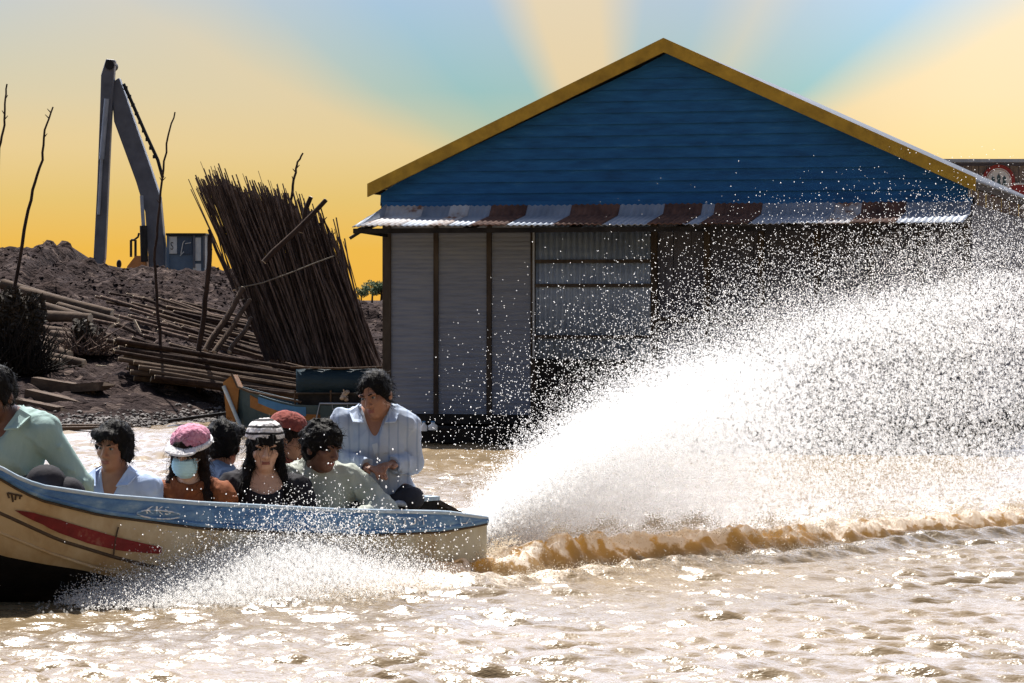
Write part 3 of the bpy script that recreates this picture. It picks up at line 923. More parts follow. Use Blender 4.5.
# ------------------------------------------------------------------ excavator
def excavator():
    D = 80.0
    base = W(165, 275, D); gz = 1.28
    root = empty('excavator', (base.x, D, gz), 'long armed grey excavator with dark blue cab behind the earth mound', 'excavator')
    O = Vector((base.x, D, gz))

    def L(px, py, dy=0): return W(px, py, D) - O + Vector((0, dy, 0))
    # arm and boom as tapered box plates
    def plate(pts, th, name, mat):
        b = MB(); n = len(pts)
        vs = [p + Vector((0, -th / 2, 0)) for p in pts] + [p + Vector((0, th / 2, 0)) for p in pts]
        fs = [tuple(range(n)), tuple(reversed(range(n, 2 * n)))] + [(i, n + i, n + (i + 1) % n, (i + 1) % n) for i in range(n)]
        b.add(vs, fs)
        o = b.build(name, mat, root)
        bv = o.modifiers.new('bevel', 'BEVEL'); bv.width = .03; bv.segments = 2
        return o
    plate([L(108, 60, -.25), L(117, 61, -.25), L(113, 120, -.25), L(107, 258, -.25), L(105, 268, -.25), L(95, 268, -.25), L(99, 190, -.25), L(102, 110, -.25), L(103, 76, -.25)], .34, 'stick', M['steel'])
    bo = plate([L(112, 84), L(120, 78), L(138, 130), L(150, 164), L(161, 197), L(166, 250), L(166, 285), L(150, 285), L(149, 255), L(146, 212), L(137, 182), L(115, 122)], .44, 'boom', M['steel'])
    c = MB(); c.tube([L(146, 262, -.35), L(145, 226, -.35)], .10, 10); c.tube([L(145, 226, -.35), L(143, 196, -.3)], .05, 8, mi=1); c.build('cylinder', [M['black'], M['galv']], root)
    c = MB(); c.tube([L(124, 84, -.1), L(131, 100, -.05), L(146, 134, -.05), L(158, 160, -.05), L(163, 178, -.05)], .045, 6)
    for q in range(9):
        px = 126 + q * 3.6; c.box(L(px, 88 + q * 8.6, -.05), (.09, .12, .09))
    c.build('hose', M['black'], root)
    c = MB(); c.tube([L(109, 100, -.46), L(104, 160, -.46)], .07, 8); c.tube([L(104, 160, -.46), L(101, 215, -.46)], .04, 8); c.build('cylinder', M['galv'], root)
    c = MB(); c.tube([L(112, 66, -.5), L(112, 66, .3)], .13, 12); c.build('pivot_pin', M['black'], root)
    # bucket, low behind the heap
    b = MB(); p = [(-.35, .0), (.3, .05), (.42, -.35), (.2, -.75), (-.25, -.85), (-.45, -.5)]
    o0 = L(98, 270, -.25)
    b.add([o0 + Vector((x, -.5, z)) for x, z in p] + [o0 + Vector((x, .5, z)) for x, z in p], [tuple(range(6))[::-1], tuple(range(6, 12))] + [(i, (i + 1) % 6, 6 + (i + 1) % 6, 6 + i) for i in range(6)])
    b.build('bucket', M['steel'], root)
    # house, hood, counterweight
    b = MB(); b.box(L(168, 290, .3), (2.7, 2.2, .7)); b.build('machine_body', M['steel'], root)
    b = MB(); q0 = L(129, 276); q1 = L(147, 256)
    b.add([(q0.x, -.4, q0.z), (q1.x, -.4, q0.z), (q1.x, -.4, q1.z), (q0.x + .22, -.4, q1.z), (q0.x, -.4, q0.z + .25),
           (q0.x, .9, q0.z), (q1.x, .9, q0.z), (q1.x, .9, q1.z), (q0.x + .22, .9, q1.z), (q0.x, .9, q0.z + .25)],
          [(0, 1, 2, 3, 4), (9, 8, 7, 6, 5), (0, 5, 6, 1), (1, 6, 7, 2), (2, 7, 8, 3), (3, 8, 9, 4), (4, 9, 5, 0)])
    b.build('engine_hood', M['orange'], root)
    b = MB(); b.tube([L(131, 257), L(131, 240)], .035, 6); b.tube([L(135.5, 257), L(135.5, 240)], .035, 6); b.tube([L(131, 240), L(135.5, 240)], .035, 6)
    b.tube([L(134, 240), L(138, 237), L(139, 233)], .03, 6); b.build('mirror_bracket', M['black'], root)
    b = MB(); b.ball(L(119, 264), (.07, .05, .12)); b.build('lamp', M['black'], root)
    # cab with pillars and panes
    cb = MB(); c0 = L(169, 276); c1 = L(207, 234)
    cx, cz = (c0.x + c1.x) / 2, (c0.z + c1.z) / 2
    cw, chh = c1.x - c0.x, c1.z - c0.z
    cb.box((cx, .12, cz), (cw - .04, 1.14, chh - .04)); cab = cb.build('cab', M['cabblue'], root)
    r = MB(); r.box((cx, .1, c1.z - .02), (cw + .04, 1.36, .06)); r.build('roof', M['black'], cab)
    for x in (c0.x + .03, cx + .22, c1.x - .03):
        for y in (-.52, .72):
            r = MB(); r.box((x, y, cz + .1), (.06, .06, chh - .22)); r.build('pillar', M['steel'] if x > cx else M['cabblue'], cab)
    r = MB(); r.box((cx - .13, -.47, c1.z - .30), (cw - .42, .02, .5)); r.build('window', M['glass_dark'], cab)
    pn = MB(); p0 = L(171, 254); p1 = L(179, 237)
    pn.box(((p0.x + p1.x) / 2, -.495, (p0.z + p1.z) / 2), (p1.x - p0.x, .02, p1.z - p0.z)); po = pn.build('sticker', M['pane'], cab)
    pn = MB()
    for (ax, az, bx, bz) in ((183, 254, 185, 243), (185, 243, 187, 241), (187, 244, 193, 243), (182, 256, 186, 252)):
        pn.beam(L(ax, az, -.495), L(bx, bz, -.495), .02, .05, up=(0, 1, 0))
    pn.build('decal', M['pane'], cab)
    pn = MB(); p0 = L(195, 261); p1 = L(203, 238); pn.box(((p0.x + p1.x) / 2, -.5, (p0.z + p1.z) / 2), (p1.x - p0.x, .02, p1.z - p0.z)); pn.build('window', M['pane'], cab)
    pn = MB(); p0 = L(195, 274); p1 = L(203, 264); pn.box(((p0.x + p1.x) / 2, -.5, (p0.z + p1.z) / 2), (p1.x - p0.x, .02, p1.z - p0.z)); pn.build('lower_panel', M['pane'], cab)
    # letter S on the sticker
    t = text_mesh('S', .42)
    vs = [(L(172.5, 250).x + v[0] * .45, -.512, L(172.5, 250).z + v[1] * .7) for v in t[0]]
    lt = MB(); lt.add(vs, t[1]); lt.build('lettering', M['black'], cab)
    for s in (-1, 1):
        b = MB()
        for i in range(24):
            a = i / 24 * 2 * math.pi
        b.box((.1, s * .95, .28), (3.4, .45, .5)); o = b.build('track', M['black'], root)
        bv = o.modifiers.new('bevel', 'BEVEL'); bv.width = .2; bv.segments = 4


def text_mesh(s, size):
    cu = bpy.data.curves.new('lettering_curve', 'FONT')
    cu.body = s; cu.size = size; cu.resolution_u = 3
    o = bpy.data.objects.new('lettering_source', cu)
    COL.objects.link(o)
    dg = bpy.context.evaluated_depsgraph_get()
    me = o.evaluated_get(dg).to_mesh()
    vs = [tuple(v.co) for v in me.vertices]; fs = [tuple(p.vertices) for p in me.polygons]
    o.evaluated_get(dg).to_mesh_clear()
    bpy.data.objects.remove(o); bpy.data.curves.remove(cu)
    return vs, fs


excavator()

# far hut, far trees
hr = empty('distant_hut', W(216, 276, 95), 'tiny grey hut far behind the leaning stick bundle', 'hut')
hr.location.z = 1.2
b = MB(); b.box((0, 0, .55), (.34, .5, 1.15)); hb_ = b.build('wall', M['shed_board'], hr)
b = MB(); b.box((0, 0, 1.16), (.42, .6, .05), Matrix.Rotation(R(6), 3, 'Y')); b.build('roof', M['black_wood'], hr)
b = MB(); b.box((.03, -.255, .75), (.14, .02, .25)); b.build('window', M['pane'], hr)


def leaf_cloud(mb, c, r, n, ls, mi=0, rng=random):
    for _ in range(n):
        while True:
            p = Vector((rng.uniform(-1, 1), rng.uniform(-1, 1), rng.uniform(-1, 1)))
            if p.length < 1: break
        p = Vector(c) + Vector((p.x * r[0], p.y * r[1], p.z * r[2]))
        d = Vector((rng.gauss(0, 1), rng.gauss(0, 1), rng.gauss(0, 1))).normalized(); e = d.orthogonal().normalized()
        l = ls * rng.uniform(.6, 1.4)
        mb.add([p - d * l, p + e * l * .45, p + d * l, p - e * l * .45], [(0, 1, 2, 3)], mi)


for i, (px, D, h, lab) in enumerate(((372, 190, 1.3, 'small pale green tree far off beside the house corner'), (361, 240, 1.0, 'low bushy tree far off near the leaning bundle'), (381, 160, 1.0, 'distant leafy tree half hidden by the house corner'))):
    p = W(px, 300, D); gz = float(ground_z(p.x, p.y))
    t = empty('distant_tree', (p.x, D, gz), lab, 'tree', 'far trees on the horizon')
    b = MB(); b.tube([(0, 0, -.1), (.03, 0, h * .5), (.0, 0, h * .9)], [.07, .05, .02], 6)
    for k in range(4):
        a = k * 1.7; b.tube([(.02, 0, h * .45), (.35 * math.cos(a), .35 * math.sin(a), h * (.7 + .08 * k))], [.03, .012], 5)
    b.build('trunk', M['pole'], t)
    b = MB()
    for k in range(8):
        leaf_cloud(b, (random.uniform(-.45, .45), random.uniform(-.4, .4), h * random.uniform(.55, 1.05)), (.3, .3, .22), 130, .06)
    b.build('crown', M['far_leaf'], t)

# ------------------------------------------------------------------ sticks, poles and timber on the bank
def wobble(a, b, n, amp):
    a = Vector(a); b = Vector(b); pts = []
    dx = Vector((random.gauss(0, 1), random.gauss(0, 1), random.gauss(0, .4))) * amp
    ph = random.random() * 6
    for i in range(n + 1):
        t = i / n
        pts.append(a.lerp(b, t) + dx * math.sin(t * 5 + ph) * (t * (1 - t) * 4 * .7 + .15) + Vector((random.gauss(0, 1), random.gauss(0, 1), 0)) * amp * .18)
    return pts


def upright(pix, D, r0, r1, label):
    pts = []
    p0 = W(pix[0][0], pix[0][1], D)
    z0 = min(p0.z, float(ground_z(p0.x, D))) - .15
    for px, py in pix: pts.append(W(px, py, D))
    dense = [Vector((pts[0].x - (pts[1].x - pts[0].x) * .05, D, z0))]
    for i in range(len(pts) - 1):
        for k in range(4):
            q = pts[i].lerp(pts[i + 1], k / 4)
            dense.append(q + Vector((random.gauss(0, r0 * .22), random.gauss(0, r0 * .3), 0)))
    dense.append(pts[-1])
    b = MB(); n = len(dense)
    b.tube([q - dense[0] for q in dense], [r0 + (r1 - r0) * i / (n - 1) for i in range(n)], 6)
    for _ in range(3):
        i = random.randrange(n // 2, n - 1); q = dense[i] - dense[0]
        b.tube([q, q + Vector((random.choice((-1, 1)) * random.uniform(.02, .05), 0, .05))], [r1 * .9, r1 * .4], 4)
    o = b.build('mooring_stick', M['pole'], loc=dense[0])
    tag(o, label, 'stick', 'thin sticks standing on the bank')


upright([(-9, 300), (-3, 200), (0, 148), (4, 125), (5, 104), (7, 84)], 37, .020, .010, 'crooked bare stick cut off by the left photo edge')
upright([(14, 290), (24, 230), (33, 190), (42, 160), (45, 130), (53, 107)], 38, .026, .010, 'tall bent bare stick in front of the highest mound crest')
upright([(160, 340), (157, 300), (155, 260), (158, 215), (163, 170), (168, 135), (175, 112)], 37.2, .022, .009, 'tall bare stick standing in front of the excavator boom')
upright([(199, 348), (205, 310), (208, 270), (210, 235)], 37.0, .034, .03, 'stout weathered post beside the excavator cab')
upright([(280, 235), (291, 202), (294, 180), (297, 165), (303, 153)], 38.9, .022, .011, 'thin stick sprouting above the leaning bundle')
upright([(352, 330), (341, 268), (336, 248), (330, 232), (321, 217)], 38.9, .022, .011, 'drooping stick on the right flank of the leaning bundle')


def bundle():
    D = 38.2
    tl, tr = (202, 172), (338, 250)
    blx, brx = (268, 352), (383, 372)
    b0 = W(325, 368, D)
    root = empty('stick_bundle', b0, 'huge roped bundle of dark brushwood sticks leaning over on the bank', 'stick bundle')
    sticks = []
    for i in range(640):
        u = random.random(); dep = random.uniform(-.22, .22)
        bx = blx[0] + (brx[0] - blx[0]) * u; by = blx[1] + (brx[1] - blx[1]) * u
        # top edge profile: ragged
        tx = np.interp(u, [0, .12, .3, .5, .7, .85, 1], [200, 214, 238, 268, 296, 316, 336])
        ty = np.interp(u, [0, .12, .3, .5, .7, .85, 1], [186, 182, 190, 194, 206, 224, 250])
        ty += random.gauss(0, 5) - (random.random() < .12) * random.uniform(4, 15); tx += random.gauss(0, 6)
        e = random.gauss(0, 3)
        a = W(bx + e, by + 6, D + dep + .1) - b0; c = W(tx, ty, D + dep + .45) - b0
        r = random.uniform(.006, .019)
        sticks.append((dep + random.uniform(-.02, .02), a, c, r))
    sticks.sort(key=lambda q: q[0])

    def one(mb, a, c, r):
        pts = wobble(a, c, 6, .032)
        mb.tube(pts, [r * (1 - .45 * k / 6) for k in range(7)], 5)
    for dep, a, c, r in sticks[:100]:
        mb = MB(); one(mb, a, c, r); mb.build('stick', M['brush'] if random.random() < .7 else M['pole'], root)
    mb = MB()
    for dep, a, c, r in sticks[100:]: one(mb, a, c, r)
    o = mb.build('inner_sticks', M['brush'], root); o['kind'] = 'stuff'
    # rope
    mb = MB()
    pts = [W(px, py, D - .27) - b0 for px, py in ((238, 288), (262, 283), (290, 273), (315, 263), (334, 256))]
    mb.tube(pts, .009, 6)
    mb.build('rope', M['rope'], root)


bundle()


def beamlog(name, a, b, r, mat, label, cat, group, n=8, sag=.015, ends=True):
    a = Vector(a); b = Vector(b)
    pts = wobble(Vector((0, 0, 0)), b - a, 6, sag)
    mb = MB(); k = len(pts)
    mb.tube(pts, [r * (1.05 - .25 * i / (k - 1)) for i in range(k)], n, cap=False)
    for q, rr, sgn in ((pts[0], r * 1.05, -1), (pts[-1], r * .8, 1)):
        d = (pts[1] - pts[0]).normalized() if sgn < 0 else (pts[-1] - pts[-2]).normalized()
        mb.tube([q - d * sgn * .01, q + d * sgn * .006], [rr * .985, rr * .9], n, mi=1)
    o = mb.build(name, [mat, M['cut_end']], loc=a)
    tag(o, label, cat, group)
    return o


beamlog('prop_pole', W(206, 350, 37.3), W(243, 288, 37.75), .042, M['pole_pale'], 'pale prop pole left of the pair shoring up the leaning bundle', 'prop pole', 'poles propping the leaning bundle')
beamlog('prop_pole', W(214, 352, 37.2), W(250, 300, 37.75), .035, M['pole_pale'], 'pale prop pole right of the pair shoring up the leaning bundle', 'prop pole', 'poles propping the leaning bundle')
beamlog('prop_pole', W(230, 352, 37.3), W(251, 318, 37.7), .03, M['pole_pale'], 'shortest prop pole under the leaning bundle', 'prop pole', 'poles propping the leaning bundle')
beamlog('prop_pole', W(268, 362, 37.6), W(243, 300, 37.8), .03, M['pole'], 'dark prop stick on the lower left edge of the leaning bundle', 'prop pole', 'poles propping the leaning bundle')
beamlog('prop_pole', W(234, 290, 37.9), W(209, 230, 38.3), .022, M['pole'], 'slim loose stick on the upper left flank of the leaning bundle', 'prop pole', 'poles propping the leaning bundle')
beamlog('diagonal_pole', W(264, 262, 37.75), W(326, 200, 37.9), .036, M['pole'], 'thick pole lying diagonally across the face of the leaning bundle', 'pole', None)
beamlog('diagonal_pole', W(300, 232, 38.0), W(311, 197, 38.0), .035, M['pole'], 'short stub pole poking up beside the thick diagonal pole', 'pole', None)


# long pole pile in front of the bundle
def pole_pile():
    rows = 8
    for r in range(rows):
        n = 9 - r // 3
        for k in range(n):
            t = r / (rows - 1)
            D = 36.4 + .10 * k + .16 * r * .4 + random.uniform(-.03, .03)
            lx = 108 + random.uniform(-6, 16) + 4 * (rows - r)
            rx = 352 + random.uniform(-45, 18)
            if r == rows - 1: rx = 372 - 40 * random.random()
            ly = 378 - 36 * t + random.uniform(-2, 2); ry = 401 - 20 * t + random.uniform(-2.5, 2.5)
            a = W(lx, ly, D); b = W(rx, ry, D + random.uniform(-.15, .15))
            beamlog('pile_pole', a, b, random.uniform(.022, .036), random.choice((M['pole'], M['pole'], M['pole_pale'], M['log'])),
                    'long thin pole lying in the low pile below the leaning bundle', 'pole', 'poles in the low pile', n=6, sag=.03)


pole_pile()
# thinner poles strewn up the slope
for i in range(46):
    t = i / 45
    x0 = random.uniform(90, 190); D = random.uniform(38.6, 44)
    L_ = random.uniform(1.3, 2.6)
    a = W(x0, 300, D); a.z = float(ground_z(a.x, D)) + .06 + random.random() * .1
    bx = a.x + L_; by = D - random.uniform(.3, 1.3)
    b = Vector((bx, by, float(ground_z(bx, by)) + .06 + random.random() * .1))
    beamlog('slope_pole', a, b, random.uniform(.016, .03), random.choice((M['pole'], M['pole_pale'], M['brush'])), 'thin pole strewn on the slope behind the low pole pile', 'pole', 'poles strewn on the slope', n=5, sag=.03)
# heavy logs on the left
for i, (x0, y0, x1, y1, D, r, lab) in enumerate((
        (2, 284, 84, 308, 42.5, .075, 'uppermost pale log of the stack on the left slope'),
        (20, 292, 112, 318, 41.9, .085, 'long pale log second from the top of the left stack'),
        (34, 305, 88, 320, 41.3, .08, 'short pale log in the middle of the left stack'),
        (44, 316, 90, 330, 40.8, .08, 'fat log low in the left stack above the dark bush'),
        (40, 330, 110, 350, 40.2, .07, 'long dull log at the foot of the left stack'),
        (36, 352, 70, 366, 38.6, .075, 'stubby pale log between brush heap and dark bush'),
        (30, 362, 84, 378, 38.0, .07, 'dull log just above the squared timbers'),
        (58, 306, 118, 326, 41.4, .06, 'slim log jutting out at the right end of the left stack'),
        (52, 336, 104, 352, 39.8, .065, 'short dull log just behind the dry bush'),
        (46, 344, 96, 358, 39.2, .06, 'thin log resting against the dry bush'),
        (2, 368, 60, 374, 37.5, .07, 'log peeping out behind the green shirted man'))):
    la, lb = W(x0, y0, D), W(x1, y1, D - .4)
    la.z = max(la.z, float(ground_z(la.x, la.y)) + r * 1.1); lb.z = max(lb.z, float(ground_z(lb.x, lb.y)) + r * 1.1)
    beamlog('log', la, lb, r, M['log'], lab, 'log', 'heavy logs stacked on the left', n=10, sag=.01)
for (x0, y0, x1, y1, D, h, lab) in ((34, 384, 98, 394, 36.2, .17, 'upper squared timber lying above the waterline'), (28, 396, 88, 410, 35.4, .17, 'lower squared timber with a pale pointed end'),
                                    (76, 388, 104, 386, 36.0, .10, 'short squared offcut resting at the upper timber end'), (10, 402, 60, 412, 35.0, .12, 'dark squared timber nearest the water')):
    a = W(x0, y0, D); b = W(x1, y1, D - .2)
    mb = MB(); mb.beam((0, 0, 0), b - a, .22, h)
    d = (b - a).normalized()
    mb.tube([(b - a), (b - a) + d * .16], [h * .5, h * .12], 4, mi=0, smooth=False)
    o = mb.build('squared_timber', M['log'], loc=a); tag(o, lab, 'timber', 'squared timbers at the waterline')
# wooden boards at the water edge, pole floating in the shallows
for (x0, y0, x1, y1, D, w_, lab, mt) in ((168, 421, 228, 413, 34.9, .10, 'thin dark board floating out towards the moored boat', 'black_wood'), (52, 432, 132, 426, 34.0, .14, 'muddy plank at the waterline behind the boy', 'log'),
                                    (60, 440, 118, 433, 33.4, .14, 'half sunken plank nearest to the boy in white', 'log')):
    a = W(x0, y0, D); b = W(x1, y1, D + .2); a.z = max(.02, a.z); b.z = max(.02, b.z)
    mb = MB(); mb.beam((0, 0, 0), b - a, w_, .035); o = mb.build('loose_board', M[mt], loc=a); tag(o, lab, 'board')


# pale offcuts that catch the light
for (x0, y0, x1, y1, D, lab) in ((134, 320, 140, 332, 40, 'short bright offcut standing on the slope of strewn poles'), (96, 366, 106, 370, 38, 'small pale offcut lying under the low pile'),
                                 (108, 328, 115, 324, 40, 'tiny pale offcut left of the bright one')):
    a = W(x0, y0, D); b = W(x1, y1, D)
    g = float(ground_z(a.x, D)); a.z = max(a.z, g); b.z = max(b.z, g)
    mb = MB(); mb.beam((0, 0, 0), b - a, .05, .03); o = mb.build('offcut', M['cut_end'], loc=a); tag(o, lab, 'offcut')


def brush_heap(name, c, r, n, mat, label, cat, leaves=0):
    base = Vector(c)
    mb = MB()
    for i in range(n):
        p = Vector((random.uniform(-1, 1) * r[0], random.uniform(-1, 1) * r[1], 0))
        hgt = r[2] * max(.15, 1 - (p.x / r[0]) ** 2 * .8) * random.uniform(.3, 1.0)
        q = p + Vector((random.gauss(0, .2), random.gauss(0, .16), hgt * random.uniform(.6, 1.0)))
        mb.tube(wobble(p, q, 3, .04), [.013, .011, .008, .005], 4, cap=False)
    o = mb.build('twigs' if leaves else name, mat, None if not leaves else None, loc=base)
    if leaves:
        o.location = (0, 0, 0)
        root = empty(name, base, label, cat); o.parent = root
        lb = MB()
        for k in range(7):
            leaf_cloud(lb, (random.uniform(-.7, .7) * r[0], random.uniform(-.5, .5) * r[1], r[2] * random.uniform(.3, .85)), (r[0] * .4, r[1] * .4, r[2] * .3), leaves // 7, .045)
        lb.build('foliage', M['leaf'], root)
    else:
        tag(o, label, cat)


def gpt(px, D):
    x = (px - 512) * D / F
    return (x, D, float(ground_z(x, D)) - .03)


brush_heap('brush_heap', gpt(14, 37.0), (.42, .35, .95), 600, M['twig'], 'dark heap of cut twigs and leaves above the green shirted man', 'brush heap', 4200)
brush_heap('bush', gpt(84, 38.6), (.33, .3, .5), 260, M['brush'], 'low dry bush between the log stack and the low pole pile', 'bush', 700)


# ------------------------------------------------------------------ moored boat with tarpaulin
def moored():
    o0 = W(300, 425, 33.2); o0.z = 0
    root = empty('moored_boat', o0, 'moored wooden boat with orange bow and dark blue tarpaulin shelter', 'boat', rz=R(-8))
    vs = []; fs = []
    n = 16; k = 12
    for i in range(n + 1):
        t = i / n
        u = -.78 + t * 2.6
        b = .42 * min(1, (t * 3.2) ** .7 + .03); z1 = .30 + .22 * max(0, 1 - t * 3) ** 1.3; z0 = -.12 + .28 * max(0, 1 - t * 4) ** 1.5
        vs += [(u, -b, z1), (u, -b * .93, z1 * .6 + z0 * .4), (u, -b * .6, z0), (u, 0, z0 - .03), (u, b * .6, z0), (u, b * .93, z1 * .6 + z0 * .4), (u, b, z1),
               (u, b - .03, z1), (u, b * .55, z0 + .05), (u, 0, z0 + .03), (u, -b * .55, z0 + .05), (u, -b + .03, z1)]
    mi = []
    for i in range(n):
        for j in range(k):
            q = (j + 1) % k; fs.append((i * k + j, i * k + q, i * k + k + q, i * k + k + j))
    fs += [tuple(range(k)), tuple(reversed(range(n * k, n * k + k)))]
    mb = MB(); mb.add(vs, fs, 0, False); mb.build('hull', M['boat_teal'], root)
    # upright bow board with pale edge
    mb = MB()
    pts = [(-.80, .0, .10), (-.70, 0, .10), (-.66, 0, .46), (-.74, 0, .62), (-.84, 0, .54)]
    mb.add([(x, -.13, z) for x, y, z in pts] + [(x, .13, z) for x, y, z in pts], [tuple(range(5)), tuple(reversed(range(5, 10)))] + [(i, 5 + i, 5 + (i + 1) % 5, (i + 1) % 5) for i in range(5)])
    mb.build('bow_post', M['boat_orange'], root)
    mb = MB(); mb.tube([(-.74, -.14, .63), (-.66, -.19, .49), (-.50, -.27, .44), (.1, -.40, .335)], .014, 6); mb.build('gunwale', M['pole_pale'], root)
    mb = MB(); mb.tube([(-.83, -.15, .5), (-.70, -.16, .20), (-.60, -.18, -.02)], .022, 6); mb.build('stem_edge', M['rail_pale'], root)
    # painted panels on the near side of the bow
    def side(t, f, off):
        i = t * n; a = int(i); fr = i - a
        def pt(ii, j): return Vector(vs[min(ii, n) * k + j])
        top = pt(a, 0).lerp(pt(a + 1, 0), fr); mid = pt(a, 1).lerp(pt(a + 1, 1), fr); low = pt(a, 2).lerp(pt(a + 1, 2), fr)
        p = top.lerp(mid, f / .5) if f < .5 else mid.lerp(low, (f - .5) / .5)
        return p + Vector((0, -off, 0))
    def panel(t0, t1, fa, fb, mat, name, off=.008):
        v = []; ff = []; m_ = 10
        for i in range(m_ + 1):
            s = i / m_; t = t0 + (t1 - t0) * s
            for q in range(5):
                v.append(side(t, fa(s) + (fb(s) - fa(s)) * q / 4, off))
        for i in range(m_):
            for q in range(4): ff.append((i * 5 + q, i * 5 + 5 + q, i * 5 + 6 + q, i * 5 + 1 + q))
        w = MB(); w.add(v, ff, 0, True); w.build(name, mat, root)
    panel(.14, .36, lambda s: .06, lambda s: .36 - .1 * (1 - s), M['boat_sky'], 'blue_panel', .010)
    panel(.10, .42, lambda s: .30 - .2 * (1 - s) ** 2, lambda s: .50, M['boat_orange'], 'orange_panel', .006)
    # tarpaulin shelter
    sh = MB(); v = []; ff = []
    for i in range(15):
        x = .02 + i * 1.5 / 14
        sg = .012 * math.sin(i * 2.1)
        for (y, z) in ((-.30, .42), (-.305 + sg, .55), (-.30, .69 + .006 * (i % 3)), (-.1, .58), (.30, .45), (.30, .42)): v.append((x, y, z))
    for i in range(14):
        for q in range(5): ff.append((i * 6 + q, i * 6 + 6 + q, i * 6 + 7 + q, i * 6 + 1 + q))
    sh.add(v, ff, 0, True); tp = sh.build('tarpaulin', M['tarp'], root)
    so_ = tp.modifiers.new('solidify', 'SOLIDIFY'); so_.thickness = .006
    w = MB(); w.tube([(-.04, -.31, .715), (.5, -.31, .70), (1.0, -.31, .72), (1.5, -.31, .70)], .012, 6); w.build('ridge_pole', M['pole_pale'], root)
    w = MB(); w.tube([(-.05, -.36, .43), (1.5, -.36, .43)], .012, 6); w.build('rail', M['post'], root)
    for x in (.02, .42, .82, 1.22): w = MB(); w.tube([(x, -.36, .25), (x, -.36, .46)], .012, 6); w.build('stanchion', M['pole_pale'] if x < .9 else M['post'], root)
    w = MB(); w.box((.75, -.33, .32), (1.4, .03, .20)); w.build('side_board', M['black_wood'], root)
    # metal frame standing at the side
    w = MB(); w.tube([(.26, -.42, .10), (.31, -.42, .32), (.9, -.42, .32)], .010, 6); w.tube([(.45, -.425, .31), (.45, -.425, .26), (.62, -.425, .26), (.62, -.425, .31)], .006, 5); w.build('metal_frame', M['galv'], root)
    r = W(345, 396, 32.75)
    w = MB()
    for i in range(9):
        w.ball(Vector((random.gauss(0, .025), random.gauss(0, .02), random.gauss(0, .03))), (.03, .025, .022), 7, 5)
    for i in range(5): w.tube([(0, 0, 0), (random.gauss(0, .05), random.gauss(0, .02), random.uniform(.02, .08))], [.014, .006], 5)
    o = w.build('rag', M['rag'], loc=r); tag(o, 'pale knotted rag hung on the tarpaulin boat behind the striped shirt man', 'rag')


moored()


